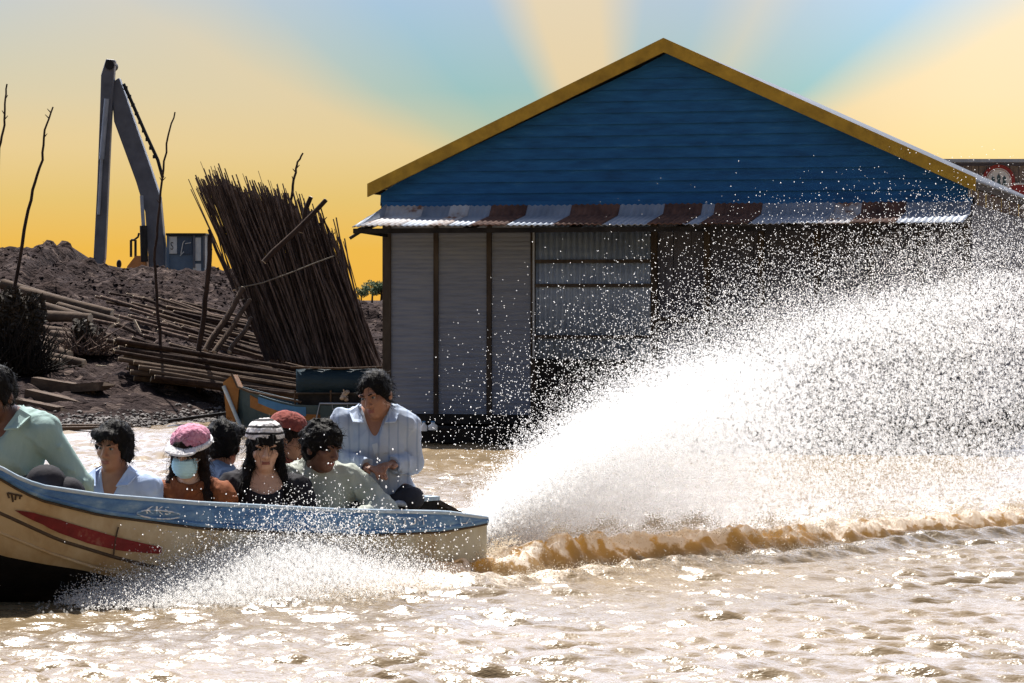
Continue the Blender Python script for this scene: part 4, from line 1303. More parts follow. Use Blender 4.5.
# ------------------------------------------------------------------ the passenger boat
def motorboat():
    root = empty('motorboat', (STERN.x, STERN.y, 0), 'cream and blue wooden motorboat full of passengers speeding left', 'boat')
    O = Vector((STERN.x, STERN.y, 0))
    us = np.concatenate([np.linspace(0, 3.4, 52), np.linspace(3.5, BL, 18)])
    # hull skin, keel to gunwale both sides
    vs = []; fs = []; per = 2 * 8 + 1
    for u in us:
        sec = section(u)
        prof = []
        zs = [q[1] for q in sec]; ws = [q[0] for q in sec]
        prof = [(0, zs[0]), (ws[1] * .5, zs[0] * .55 + zs[1] * .45), (ws[1] * .88, zs[0] * .12 + zs[1] * .88), (ws[1], zs[1]), ((ws[1] + ws[2]) / 2, (zs[1] + zs[2]) / 2), (ws[2], zs[2]),
                ((ws[2] + ws[3]) / 2 + .006, (zs[2] + zs[3]) / 2), (ws[3], zs[3]), (ws[4], zs[4])]
        row = [(-w, z) for w, z in reversed(prof[1:])] + prof
        for w, z in row: vs.append(bp_(u, w, z) - O)
    for i in range(len(us) - 1):
        for j in range(per - 1):
            fs.append((i * per + j, i * per + j + 1, (i + 1) * per + j + 1, (i + 1) * per + j))
    mb = MB(); mb.add(vs, fs, 0, True)
    for q in range(len(fs)):
        if 5 <= q % (per - 1) <= 10: mb.m[q] = 1
    h = mb.build('hull', [M['hull'], M['tar']], root)
    sm = h.modifiers.new('solidify', 'SOLIDIFY'); sm.thickness = .02; sm.offset = 0
    # transom
    mb = MB(); ring = [vs[j] for j in range(per)]
    back = [q + HV * .03 for q in ring]
    mb.add(ring + back, [tuple(range(per)), tuple(reversed(range(per, 2 * per)))] + [(j, per + j, per + j + 1, j + 1) for j in range(per - 1)] + [(per - 1, 2 * per - 1, per, 0)])
    mb.build('transom', M['hull'], root)
    # blue sheer band on both sides (slightly proud), rails and strakes
    for sg in (1, -1):
        v = []; f = []; m_ = 4
        for u in us:
            sec = section(u); (w0, z0), (w1, z1) = sec[3], sec[4]
            for q in range(m_ + 1):
                t = q / m_
                bulge = .010 * math.sin(math.pi * t)
                v.append(bp_(u, sg * (w0 + (w1 - w0) * t + .016 + bulge), z0 + (z1 - z0) * t) - O)
            v.append(bp_(u, sg * (w1 - .035), z1 + .002) - O)
        r = m_ + 2
        for i in range(len(us) - 1):
            for q in range(r - 1):
                c = (i * r + q, (i + 1) * r + q, (i + 1) * r + q + 1, i * r + q + 1)
                f.append(c if sg > 0 else c[::-1])
        mb = MB(); mb.add(v, f, 0, True); mb.build('sheer_band', M['hull_blue'], root)
        mb = MB(); mb.tube([bp_(u, sg * (half_beam(u) + .012), line_z('top', u) + .004) - O for u in us], .012, 6); mb.build('gunwale_rail', M['rail_pale'], root)
        mb = MB(); mb.tube([bp_(u, sg * (half_beam(u) * .99 + .020), line_z('band', u) + .012) - O for u in us], .013, 6); mb.build('rub_rail', M['hull_blue'], root)
        mb = MB(); mb.tube([bp_(u, sg * (half_beam(u) * .99 + .016), line_z('band', u) - .006) - O for u in us], .007, 5); mb.build('seam', M['seam'], root)
        mb = MB(); mb.tube([bp_(u, sg * (half_beam(u) * .90 + .008), line_z('strake', u)) - O for u in us], .010, 5); mb.build('strake', M['seam'], root)
        mb = MB(); mb.tube([bp_(u, sg * (half_beam(u) * .835 + .012), line_z('second', u)) - O for u in us], .009, 6); mb.build('strake', M['hull'], root)
    # red stripe following the planking
    top = [(14, 510), (30, 512), (60, 520), (90, 529), (120, 538), (160, 547)]
    low = [(14, 510), (30, 519), (60, 533), (90, 544), (120, 551), (160, 554)]
    v = []; f = []; m_ = 16
    for i in range(m_ + 1):
        px = 14 + (162 - 14) * i / m_
        ty = np.interp(px, [q[0] for q in top], [q[1] for q in top]); ly = np.interp(px, [q[0] for q in low], [q[1] for q in low])
        for q in range(4): v.append(hull_pt(px, ty + (ly - ty) * q / 3 + .01, .026) - O)
    for i in range(m_):
        for q in range(3): f.append((i * 4 + q, i * 4 + 1 + q, i * 4 + 5 + q, i * 4 + 4 + q))
    mb = MB(); mb.add(v, f, 0, True); mb.build('red_stripe', M['red'], root)
    mb = MB(); mb.tube([hull_pt(118, 527, .024) - O, hull_pt(116, 540, .024) - O, hull_pt(114, 555, .024) - O], .004, 5); mb.build('plank_joint', M['seam'], root)
    # inside: floor boards and frames
    v = []; f = []
    uu = np.linspace(.03, 4.3, 30)
    for u in uu:
        sec = section(u); z = max(keel_z(u) + .07, -.16); w = float(np.interp(z, [q[1] for q in sec], [q[0] for q in sec])) - .02
        v += [bp_(u, -w, z) - O, bp_(u, w, z) - O]
    for i in range(len(uu) - 1): f.append((2 * i, 2 * i + 1, 2 * i + 3, 2 * i + 2))
    mb = MB(); mb.add(v, f); fo = mb.build('floor_boards', M['inside'], root); s_ = fo.modifiers.new('solidify', 'SOLIDIFY'); s_.thickness = .02
    for u in (.75, 3.05, 3.7):
        zz = line_z('band', u) - .03; w = half_beam(u) * .93
        mb = MB(); mb.beam(bp_(u, -w, zz) - O, bp_(u, w, zz) - O, .16, .025); mb.build('thwart', M['hull_blue'], root)
    # inner blue lining near the bow
    v = []; f = []; iu = np.linspace(2.0, 4.4, 16)
    for u in iu:
        w = half_beam(u); z1 = line_z('top', u); z0 = line_z('band', u) - .04
        v += [bp_(u, -(w - .035), z1) - O, bp_(u, -(w * .97 - .03), z0) - O]
    for i in range(15): f.append((2 * i, 2 * i + 1, 2 * i + 3, 2 * i + 2))
    mb = MB(); mb.add(v, f); mb.build('inner_lining', M['hull_blue'], root)
    # lettering on the band
    for txt, x0, x1, y0, y1, slope, mt in (('SECTOM', 384, 424, 524.5, 516.5, .02, 'letter'), ('LA', 460, 474, 524, 518, .0, 'letter'), ('KKS', 146, 170, 513.5, 505.5, .06, 'letter')):
        tv, tf = text_mesh(txt, 1.0)
        ax = [q[0] for q in tv]; ay = [q[1] for q in tv]
        lx, hx, ly, hy = min(ax), max(ax), min(ay), max(ay)
        out = []
        for q in tv:
            px = x0 + (q[0] - lx) / (hx - lx) * (x1 - x0); py = y0 + (q[1] - ly) / (hy - ly) * (y1 - y0) + slope * (px - x0)
            out.append(hull_pt(px, py, .032) - O)
        mb = MB(); mb.add(out, tf); mb.build('lettering', M[mt], root)
    mb = MB(); c = []
    for i in range(29):
        a = i / 28 * 2 * math.pi * .94 + .3
        c.append(hull_pt(159 + 21 * math.cos(a), 514.5 + 4.2 * math.sin(a) + .06 * 21 * math.cos(a), .034) - O)
    mb.tube(c, .004, 4); mb.build('lettering', M['letter'], root)
    mb = MB()
    for (ax, ay, bx, by) in ((7, 493, 22, 496), (8, 493, 8, 498), (12, 494, 13, 502), (16, 495, 16, 500), (20, 496, 19, 499)):
        mb.tube([hull_pt(ax, ay, .02) - O, hull_pt(bx, by, .02) - O], .0045, 4)
    mb.build('lettering', M['letter_dark'], root)
    return root


motorboat()
# engine cover at the stern with a sloping tail board
ec = empty('engine_cover', bp_(.35, -.02, .16), 'dark engine cover with pale rim and sloping tail board at the stern', 'engine cover')
EO = ec.location.copy()


def eb(px, py, D): return W(px, py, D) - EO


mb = MB(); a = eb(385, 499, 15.75); b = eb(419, 497, 15.95)
mb.beam(a, b, .30, .022); mb.build('lid', M['rail_pale'], ec)
mb = MB(); a2 = a + Vector((0, 0, -.09)); b2 = b + Vector((0, 0, -.09)); mb.beam(a2, b2, .26, .15); mb.build('engine_case', M['black_wood'], ec)
mb = MB(); mb.beam(eb(417, 496.5, 15.95), eb(448, 513, 16.1), .22, .025); mb.build('tail_board', M['post'], ec)
mb = MB(); mb.tube([eb(410, 505, 15.7), eb(398, 503, 15.62), eb(388, 506, 15.6)], .016, 7); mb.build('pipe', M['galv'], ec)
# dark bag in front of the man in green
bg_ = bp_(2.62, .16, .40)
mb = MB(); gp = W(46, 483, 14.35)
mb.ball((0, 0, 0), (.10, .10, .09), 14, 10); mb.ball((-.08, .03, -.06), (.10, .1, .1), 12, 8); mb.ball((.1, .02, -.06), (.09, .1, .09), 12, 8)
o = mb.build('travel_bag', M['c_black'], loc=gp); tag(o, 'black cloth bag held in front of the man in green', 'bag')
# ------------------------------------------------------------------ SDF modelling for people
class SDF:
    def __init__(s, lo, hi, h):
        s.lo = np.array(lo, np.float32); s.h = h
        s.n = np.ceil((np.array(hi) - np.array(lo)) / h).astype(int) + 1
        s.D = np.full(s.n, .25, np.float32)

    def win(s, a, b, pad):
        i0 = np.clip(np.floor((np.array(a) - pad - s.lo) / s.h).astype(int), 0, s.n - 1)
        i1 = np.clip(np.ceil((np.array(b) + pad - s.lo) / s.h).astype(int) + 1, 1, s.n)
        sl = tuple(slice(i, j) for i, j in zip(i0, i1))
        ax = [s.lo[k] + s.h * np.arange(i0[k], i1[k], dtype=np.float32) for k in range(3)]
        P = np.stack(np.meshgrid(*ax, indexing='ij'), -1)
        return sl, P

    def put(s, sl, d, k, sub=False):
        A = s.D[sl]
        if A.size == 0: return
        if sub:
            d = -d
            hh = np.clip(.5 - .5 * (A - d) / k, 0, 1)
            s.D[sl] = A + (d - A) * hh + k * hh * (1 - hh)
        else:
            hh = np.clip(.5 + .5 * (A - d) / k, 0, 1)
            s.D[sl] = A + (d - A) * hh - k * hh * (1 - hh)

    def cone(s, a, b, ra, rb, k=.02, sub=False):
        a = np.array(a, np.float32); b = np.array(b, np.float32)
        m = max(ra, rb)
        sl, P = s.win(np.minimum(a, b) - m, np.maximum(a, b) + m, k + 3 * s.h)
        ba = b - a; L = max(float(ba @ ba), 1e-8)
        t = np.clip(((P - a) @ ba) / L, 0, 1)
        d = np.linalg.norm(P - a - t[..., None] * ba, axis=-1) - (ra + (rb - ra) * t)
        s.put(sl, d, k, sub)

    def ell(s, c, r, k=.02, Rm=None, sub=False):
        c = np.array(c, np.float32); r = np.array(r, np.float32)
        m = r.max()
        sl, P = s.win(c - m, c + m, k + 3 * s.h)
        q = P - c
        if Rm is not None: q = q @ Rm
        k0 = np.linalg.norm(q / r, axis=-1); k1 = np.linalg.norm(q / (r * r), axis=-1)
        d = k0 * (k0 - 1) / np.maximum(k1, 1e-6)
        d = np.where(k0 < 1e-4, -r.min(), d)
        s.put(sl, d, k, sub)

    def grid(s):
        ax = [s.lo[k] + s.h * np.arange(s.n[k], dtype=np.float32) for k in range(3)]
        return np.meshgrid(*ax, indexing='ij', sparse=True)

    def cut(s, n, d0):
        """keep the side where n.p <= d0"""
        X, Y, Z = s.grid()
        s.D = np.maximum(s.D, n[0] * X + n[1] * Y + n[2] * Z - d0).astype(np.float32)

    def mesh(s):
        D = s.D; S = D < 0
        S[0] = S[-1] = False; S[:, 0] = S[:, -1] = False; S[:, :, 0] = S[:, :, -1] = False
        D = np.where(S, D, np.maximum(D, 1e-5))
        cnt = np.zeros(np.array(D.shape) - 1, np.int8)
        offs = [(i, j, k) for i in (0, 1) for j in (0, 1) for k in (0, 1)]
        nx, ny, nz = cnt.shape
        for i, j, k in offs: cnt += S[i:i + nx, j:j + ny, k:k + nz]
        act = (cnt > 0) & (cnt < 8)
        ai = np.argwhere(act)
        idx = np.full(cnt.shape, -1, np.int64); idx[act] = np.arange(len(ai))
        vals = np.stack([D[ai[:, 0] + i, ai[:, 1] + j, ai[:, 2] + k] for i, j, k in offs], 1)
        acc = np.zeros((len(ai), 3)); num = np.zeros(len(ai))
        for a in range(8):
            for b in range(a + 1, 8):
                oa, ob = np.array(offs[a]), np.array(offs[b])
                if np.abs(oa - ob).sum() != 1: continue
                va, vb = vals[:, a], vals[:, b]
                m = (va < 0) != (vb < 0)
                t = va[m] / (va[m] - vb[m])
                acc[m] += oa + (ob - oa) * t[:, None]; num[m] += 1
        V = s.lo + s.h * (ai + acc / num[:, None])
        Fs = []
        A = S[:-1, 1:-1, 1:-1]; B = S[1:, 1:-1, 1:-1]
        for ax in range(3):
            sl0 = [slice(1, -1)] * 3; sl1 = [slice(1, -1)] * 3
            sl0[ax] = slice(0, -1); sl1[ax] = slice(1, None)
            A = S[tuple(sl0)]; B = S[tuple(sl1)]
            for flip, m in ((False, A & ~B), (True, ~A & B)):
                g = np.argwhere(m)
                if len(g) == 0: continue
                g = g + 1; g[:, ax] -= 1
                o1, o2 = [q for q in range(3) if q != ax]
                def cell(d1, d2):
                    c = g.copy(); c[:, o1] += d1; c[:, o2] += d2
                    return idx[c[:, 0], c[:, 1], c[:, 2]]
                q = np.stack([cell(-1, -1), cell(0, -1), cell(0, 0), cell(-1, 0)], 1)
                f_ = flip ^ (ax == 1)
                Fs.append(q[:, ::-1] if f_ else q)
        return V, np.concatenate(Fs)


def rotm(yaw, pitch, roll):
    """head rotation; yaw>0 turns the face to image right, pitch>0 looks down, roll>0 tilts to image right"""
    m = Matrix.Rotation(R(yaw), 3, 'Z') @ Matrix.Rotation(R(pitch), 3, 'X') @ Matrix.Rotation(R(roll), 3, 'Y')
    return np.array(m, np.float32)


def strands(V, F_, n, length, width, seed, down=.7, jit=.5):
    rng = np.random.default_rng(seed)
    c = V.mean(0)
    pick = rng.integers(0, len(F_), n)
    P = V[F_[pick]].mean(1)
    a = V[F_[pick][:, 1]] - V[F_[pick][:, 0]]; b = V[F_[pick][:, 2]] - V[F_[pick][:, 0]]
    nr = np.cross(a, b); nr /= np.maximum(np.linalg.norm(nr, axis=1, keepdims=True), 1e-9)
    dirs = nr * (1 - down) + np.array([0, .1, -1]) * down + rng.normal(0, jit, (n, 3))
    dirs -= nr * np.minimum((dirs * nr).sum(1, keepdims=True), 0)
    dirs /= np.linalg.norm(dirs, axis=1, keepdims=True)
    side = np.cross(dirs, nr + rng.normal(0, .3, (n, 3))); side /= np.maximum(np.linalg.norm(side, axis=1, keepdims=True), 1e-9)
    L = length * rng.uniform(.5, 1.3, (n, 1)); w = width
    v0 = P - side * w; v1 = P + side * w
    mid = P + dirs * L * .6 + nr * L * .12
    v2 = mid + side * w * .7; v3 = mid - side * w * .7
    v4 = P + dirs * L + nr * L * .02 + np.array([0, 0, -1]) * L * .25
    verts = np.stack([v0, v1, v2, v3, v4], 1).reshape(-1, 3)
    k = np.arange(n)[:, None] * 5
    quads = np.concatenate([k + np.array([[0, 1, 2, 3]]), k + np.array([[3, 2, 4, 4]])])
    return verts, quads


def hairmesh(name, sdf, mat, parent, ns, length, width, seed, down=.7, jit=.4):
    V, Q = sdf.mesh()
    sv, sq = strands(V, Q, ns, length, width, seed, down, jit)
    V2 = np.concatenate([V, sv])
    tri = np.concatenate([Q[:, [0, 1, 2]], Q[:, [0, 2, 3]], sq[:, [0, 1, 2]] + len(V), sq[:, [0, 2, 3]] + len(V)])
    good = (tri[:, 0] != tri[:, 1]) & (tri[:, 1] != tri[:, 2]) & (tri[:, 0] != tri[:, 2])
    return np_mesh(name, V2, tri[good], mat, parent=parent)


def wrinkle(P3, seed, amp, fx=9):
    rng = np.random.default_rng(seed)
    X, Y, Z = P3
    d = 0
    for i in range(7):
        k = rng.normal(0, 1, 3) * fx * (1 + .45 * i); k[2] *= .6
        d = d + np.sin(k[0] * X + k[1] * Y + k[2] * Z + rng.random() * 6.28) / (1 + .4 * i)
    c = 0
    for i in range(5):
        k = rng.normal(0, 1, 3) * fx * 1.3; k[2] *= .7
        c = c + (1 - np.abs(np.sin(k[0] * X + k[1] * Y + k[2] * Z + .8 * np.sin(fx * (X + Z) + i) + rng.random() * 6.28))) ** 3
    return (amp * (d / 2.2 - (c - .9) * .55)).astype(np.float32)


def person(label, head_px, head_py, u, v, sc, yaw=0, lean=(0, 0), head=(0, 0, 0), hoff=(0, 0), skin='skin', shirt='c_white', shirt2=None, neck='round',
           hair='short', hairmat='hair', arms=None, extra=None, seed=1, sleeves='long', slump=0.0, group='passengers in the motorboat'):
    """the head lands on the given picture position at the boat position (u,v); everything else hangs below it"""
    hd = bp_(u, v, 0)
    hw = W(head_px, head_py, hd.y)
    ry = np.array(Matrix.Rotation(R(yaw), 3, 'Z'), np.float32)
    lean = np.array([lean[0], lean[1], 0], np.float32)
    neckb = np.array([0, 0, .545 - slump], np.float32) + lean
    hc = neckb + np.array([hoff[0], hoff[1] - .02, .155 + (hoff[2] if len(hoff) > 2 else 0)], np.float32)
    pel = np.array([0, .0, .1], np.float32)
    chest = pel + lean * .62 + np.array([0, 0, .27 - slump * .6], np.float32)
    Rm = rotm(*head)
    H = lambda x, y, z: hc + Rm @ np.array([x, y, z], np.float32)
    loc = Vector((hw.x, hw.y, hw.z)) - Vector((ry @ (hc * sc)).tolist())
    sh = {}; el = {}; wr = {}
    for sg, nm in ((-1, 'L'), (1, 'R')):
        sh[nm] = neckb + np.array([sg * .175, .01, -.055], np.float32)
        a = (arms or {}).get(nm)
        if a is None:
            el[nm] = sh[nm] + np.array([sg * .055, -.04, -.26], np.float32); wr[nm] = el[nm] + np.array([-sg * .13, -.10, .03], np.float32)
        else:
            el[nm] = np.array(a[0], np.float32); wr[nm] = np.array(a[1], np.float32)

    def torso(S, g, kk=.05):
        S.ell(pel + np.array([0, .01, .02]), (.165 + g, .125 + g, .12 + g), kk)
        S.cone(pel + np.array([0, 0, .05]), chest, .118 + g, .13 + g, kk)
        S.ell(chest + np.array([0, .01, .06]), (.165 + g, .115 + g, .17 + g), kk)
        S.cone(sh['L'] * .88 + neckb * .12 + np.array([0, .01, -.01]), sh['R'] * .88 + neckb * .12 + np.array([0, .01, -.01]), .062 + g, .062 + g, kk)
        S.cone(neckb + np.array([0, .02, -.05]), neckb + np.array([0, .012, .0]), .085 + g, .06 + g, .04)

    def arm(S, g, full=True, frac=1.0):
        for nm in 'LR':
            S.cone(sh[nm], el[nm], .052 + g, .042 + g, .03)
            S.cone(el[nm], el[nm] + (wr[nm] - el[nm]) * frac, .042 + g, (.028 if frac == 1 else .036) + g, .015)
    lo = np.minimum.reduce([neckb - .4, el['L'] - .2, el['R'] - .2, wr['L'] - .22, wr['R'] - .22, np.array([-.45, -.62, -.12])])
    hi = np.maximum.reduce([hc + .2, el['L'] + .2, el['R'] + .2, wr['L'] + .2, wr['R'] + .2, np.array([.45, .22, .3])])
    B = SDF(lo, hi, .0058)
    torso(B, 0); arm(B, 0)
    # folded legs
    for sg in (-1, 1):
        hip = np.array([sg * .09, -.0, .09]); knee = np.array([sg * .155, -.19, .10]); ank = np.array([-sg * .04, -.17, .06])
        B.cone(hip, knee, .088, .06, .03); B.cone(knee, ank, .055, .036, .02); B.ell(ank + np.array([-sg * .06, .02, -.01]), (.085, .042, .035), .02)
    # head and face
    B.cone(neckb + np.array([0, .012, -.02]), H(0, .02, -.06), .056, .054, .03)
    B.ell(H(0, .012, .035), (.074, .094, .084), .02, Rm)
    B.ell(H(0, -.028, -.028), (.060, .062, .082), .025, Rm)
    B.ell(H(0, -.052, -.088), (.032, .034, .026), .03, Rm)
    for sg in (-1, 1):
        B.ell(H(sg * .040, -.055, -.022), (.026, .026, .022), .02, Rm)
        B.ell(H(sg * .033, -.100, .008), (.018, .018, .011), .014, Rm, sub=True)
        B.ell(H(sg * .076, .012, -.008), (.011, .024, .033), .008, Rm)
        B.ell(H(sg * .034, -.084, .027), (.024, .012, .008), .012, Rm)
    B.cone(H(0, -.088, .012), H(0, -.110, -.028), .009, .013, .012)
    for sg in (-1, 1): B.ell(H(sg * .013, -.098, -.032), (.010, .012, .008), .008, Rm)
    B.ell(H(0, -.086, -.058), (.026, .013, .007), .008, Rm); B.ell(H(0, -.085, -.070), (.022, .013, .007), .006, Rm)
    # hands with separate fingers
    for nm, sg in (('L', -1), ('R', 1)):
        d = wr[nm] - el[nm]; d = d / np.linalg.norm(d)
        up = np.array([0, 0, 1], np.float32); sd_ = np.cross(d, up); sd_ /= np.linalg.norm(sd_) + 1e-6; nn = np.cross(sd_, d)
        pc = wr[nm] + d * .05
        Rh = np.stack([d, sd_, nn], 1).astype(np.float32)
        B.ell(pc, (.050, .040, .017), .015, Rh)
        for i, (off, L) in enumerate(((-.030, .062), (-.010, .074), (.010, .070), (.030, .055))):
            k0 = pc + d * .035 + sd_ * off; k1 = k0 + d * L * .5 - nn * .010; k2 = k1 + d * L * .32 - nn * .028
            B.cone(k0, k1, .0095, .009, .006); B.cone(k1, k2, .009, .008, .004)
        th = pc + sd_ * (-sg) * .03 - d * .02
        B.cone(th, th + d * .03 + sd_ * (-sg) * .028, .012, .010, .008); B.cone(th + d * .03 + sd_ * (-sg) * .028, th + d * .058 + sd_ * (-sg) * .03 - nn * .01, .010, .009, .004)
    V, Q = B.mesh()
    C = V[Q].mean(1)
    lc = H(0, -.095, -.064)
    q = (C - lc) @ Rm
    mi = ((np.abs(q[:, 0]) < .021) & (np.abs(q[:, 2]) < .009) & (np.abs(q[:, 1]) < .02)).astype(int)
    mi[(C[:, 2] < .2) & (C[:, 1] > -10) & (np.abs(C[:, 0]) < .5) & ((C[:, 2] < .17)) & (np.linalg.norm(C - wr['L'], axis=1) > .09) & (np.linalg.norm(C - wr['R'], axis=1) > .09)] = 2
    po = np_mesh('person', V, Q, [M[skin], M['lip'], M['c_dark']], mat_idx=mi)
    po.location = loc; po.rotation_euler = (0, 0, R(yaw)); po.scale = (sc,) * 3
    tag(po, label, 'person', group)
    # eyes and brows
    RM = Matrix([list(map(float, r)) for r in Rm])
    for sg in (-1, 1):
        mb = MB(); mb.ball(H(sg * .032, -.0805, .007).tolist(), (.0125, .008, .0065), 10, 6, 0, RM); mb.ball(H(sg * .032, -.0865, .007).tolist(), (.0068, .004, .0060), 8, 6, 1, RM)
        mb.build('eye', [M['eyewhite'], M['eye']], po)
        mb = MB(); mb.tube([H(sg * .014, -.094, .024).tolist(), H(sg * .032, -.095, .030).tolist(), H(sg * .050, -.082, .025).tolist()], [.0035, .0045, .002], 6); mb.build('eyebrow', M[hairmat], po)
    # shirt
    g = .014
    S = SDF(lo, hi, .0075)
    torso(S, g)
    arm(S, g + .006, frac=1.0 if sleeves == 'long' else .12)
    S.D += np.minimum(wrinkle(S.grid(), seed, .011, 9) + wrinkle(S.grid(), seed + 50, .006, 20), .0065)
    S.cut((0, 0, -1), -.04)
    if sleeves == 'long':
        for nm in 'LR':
            d = wr[nm] - el[nm]; d = d / np.linalg.norm(d); S.ell(wr[nm] + d * .075, (.075, .075, .075), .004, sub=True)
    nb = neckb
    if neck == 'v':
        S.cone(nb + np.array([0, -.06, .06]), nb + np.array([0, -.16, -.16]), .075, .012, .01, sub=True)
        S.cone(nb + np.array([0, 0.0, .04]), nb + np.array([0, .02, .14]), .072, .08, .01, sub=True)
    elif neck == 'scoop':
        S.ell(nb + np.array([0, -.08, .0]), (.105, .10, .085), .01, sub=True)
        S.cone(nb + np.array([0, 0.0, .035]), nb + np.array([0, .02, .14]), .075, .08, .01, sub=True)
    else:
        S.cone(nb + np.array([0, -.01, .035]), nb + np.array([0, .01, .14]), .068, .075, .01, sub=True)
    V, Q = S.mesh()
    so2 = np_mesh('shirt', V, Q, M[shirt], parent=po)
    if neck == 'v':       # collar wings and placket
        mb = MB()
        for sg in (-1, 1):
            pts = [nb + np.array([sg * .075, .03, .045]), nb + np.array([sg * .088, -.045, .03]), nb + np.array([sg * .055, -.135, -.055]), nb + np.array([sg * .115, -.125, -.05]), nb + np.array([sg * .135, -.03, -.0])]
            off = np.array([0, -.008, .01])
            vs = [(p + off).tolist() for p in pts] + [(p + off + np.array([0, -.006, .006])).tolist() for p in pts]
            fs = [(0, 1, 4), (1, 2, 3, 4), (9, 6, 5), (9, 8, 7, 6)] + [(i, (i + 1) % 5, 5 + (i + 1) % 5, 5 + i) for i in range(5)]
            mb = MB(); mb.add(vs, fs); mb.build('collar', M[shirt], so2)
        mb = MB(); mb.beam((nb + np.array([.0, -.155, -.15])).tolist(), (nb * .35 + chest * .65 + np.array([.0, -.155, -.09])).tolist(), .03, .008, up=(0, 1, 0)); mb.build('placket', M[shirt], so2)
    # hair
    hs = SDF(hc - .34, hc + .30, .0062)

    def cap(gx, k=.02):
        hs.ell(H(0, .018, .042), (.078 + gx, .096 + gx, .086 + gx), k, Rm)
    if hair in ('short', 'curly', 'sidepart'):
        cap({'short': .008, 'sidepart': .013, 'curly': .020}[hair])
        hs.ell(H(0, .05, -.02), (.072, .06, .07), .03, Rm)
        for sg in (-1, 1): hs.ell(H(sg * .070, .0, .012), (.016, .035, .045), .015, Rm)
        if hair == 'sidepart': hs.ell(H(-.02, -.075, .075), (.075, .04, .035), .02, Rm); hs.ell(H(.075, .01, -.01), (.022, .05, .075), .02, Rm); hs.ell(H(-.075, .01, .0), (.02, .045, .06), .02, Rm)
        if hair == 'curly':
            rng = np.random.default_rng(seed)
            for i in range(70):
                d = rng.normal(0, 1, 3); d /= np.linalg.norm(d)
                if d[2] < -.35 or (d[1] < -.45 and d[2] < .35): continue
                hs.ell(H(*(np.array([0, .02, .045]) + d * np.array([.092, .106, .097]))), (.021, .021, .018), .012, Rm)
    else:
        cap(.018)
        for sg in (-1, 1):
            hs.cone(H(sg * .078, .0, .02), H(sg * .086, -.008, -.09), .020, .024, .02)
            hs.cone(H(sg * .086, -.008, -.09), neckb + np.array([sg * .115, -.06, -.06]), .026, .024, .02)
            hs.cone(neckb + np.array([sg * .115, -.06, -.06]), neckb + np.array([sg * .12, -.115, -.19]), .026, .012, .02)
        hs.ell(H(0, .06, -.05), (.085, .06, .12), .03, Rm)
        hs.cone(H(0, .07, -.08), neckb + np.array([0, .12, -.12]), .07, .05, .03)
        hs.ell(H(.0, -.082, .062), (.062, .024, .030), .015, Rm)
    hs.ell(H(0, -.105, -.045), (.052, .075, .082), .012, Rm, sub=True)
    hs.ell(H(0, -.112, -.0), (.054, .042, .036 if hair != 'long' else .032), .012, Rm, sub=True)
    if hair in ('short', 'sidepart'): hs.ell(H(.012, -.118, .028), (.058, .05, .056 if hair == 'short' else .04), .014, Rm, sub=True)
    hs.D += wrinkle(hs.grid(), seed + 9, .007, 32)
    hmesh = hairmesh('hair', hs, M[hairmat], po, 900 if hair != 'long' else 1700, .035 if hair != 'long' else .07, .0011, seed, .55 if hair != 'long' else .8, .5 if hair != 'curly' else .9)
    if extra: extra(po, H, Rm, RM, hc, neckb, seed)
    return po


def pink_hat(po, H, Rm, RM, hc, nb, seed):
    S = SDF(hc - .2, hc + .22, .0055)
    S.ell(H(0, .02, .062), (.104, .122, .088), .02, Rm)
    S.ell(H(0.01, .03, .10), (.088, .10, .06), .03, Rm)
    n = Rm @ np.array([0, .25, -1.]); S.cut(n, float(n @ H(0, 0, .060)))
    S.D += wrinkle(S.grid(), seed, .003, 45)
    V, Q = S.mesh(); hat = np_mesh('hat', V, Q, M['pinkhat'], parent=po)
    mb = MB(); c = []
    for i in range(33):
        a = i / 32 * 2 * math.pi
        c.append(H(.105 * math.cos(a), .02 + .123 * math.sin(a), .064 + .02 * math.sin(a)).tolist())
    mb.tube(c, .016, 8, cap=False); mb.build('hat_band', M['whiteband'], hat)
    br = SDF(hc - .2, hc + .22, .0055); br.ell(H(0, -.105, .048), (.090, .055, .013), .01, rotm(0, 20, 0) @ Rm); V, Q = br.mesh(); np_mesh('hat_brim', V, Q, M['whiteband'], parent=hat)
    # face mask
    S = SDF(hc - .16, hc + .16, .005)
    S.ell(H(0, -.030, -.040), (.073, .084, .082), .02, Rm)
    S.ell(H(0, -.085, -.042), (.056, .043, .056), .03, Rm)
    for n, p in ((Rm @ np.array([0, 1., 0]), H(0, -.048, 0)), (Rm @ np.array([0, -.1, 1.]), H(0, 0, .004)), (Rm @ np.array([0, 0, -1.]), H(0, 0, -.114))): S.cut(n, float(n @ p))
    X, Y, Z = S.grid(); S.D += (.0018 * np.sin(Z * 420)).astype(np.float32)
    V, Q = S.mesh(); mk = np_mesh('face_mask', V, Q, M['mask'], parent=po)
    for sg in (-1, 1):
        mb = MB(); mb.tube([H(sg * .062, -.055, -.03).tolist(), H(sg * .083, .0, .0).tolist()], .003, 5); mb.build('strap', M['whiteband'], mk)


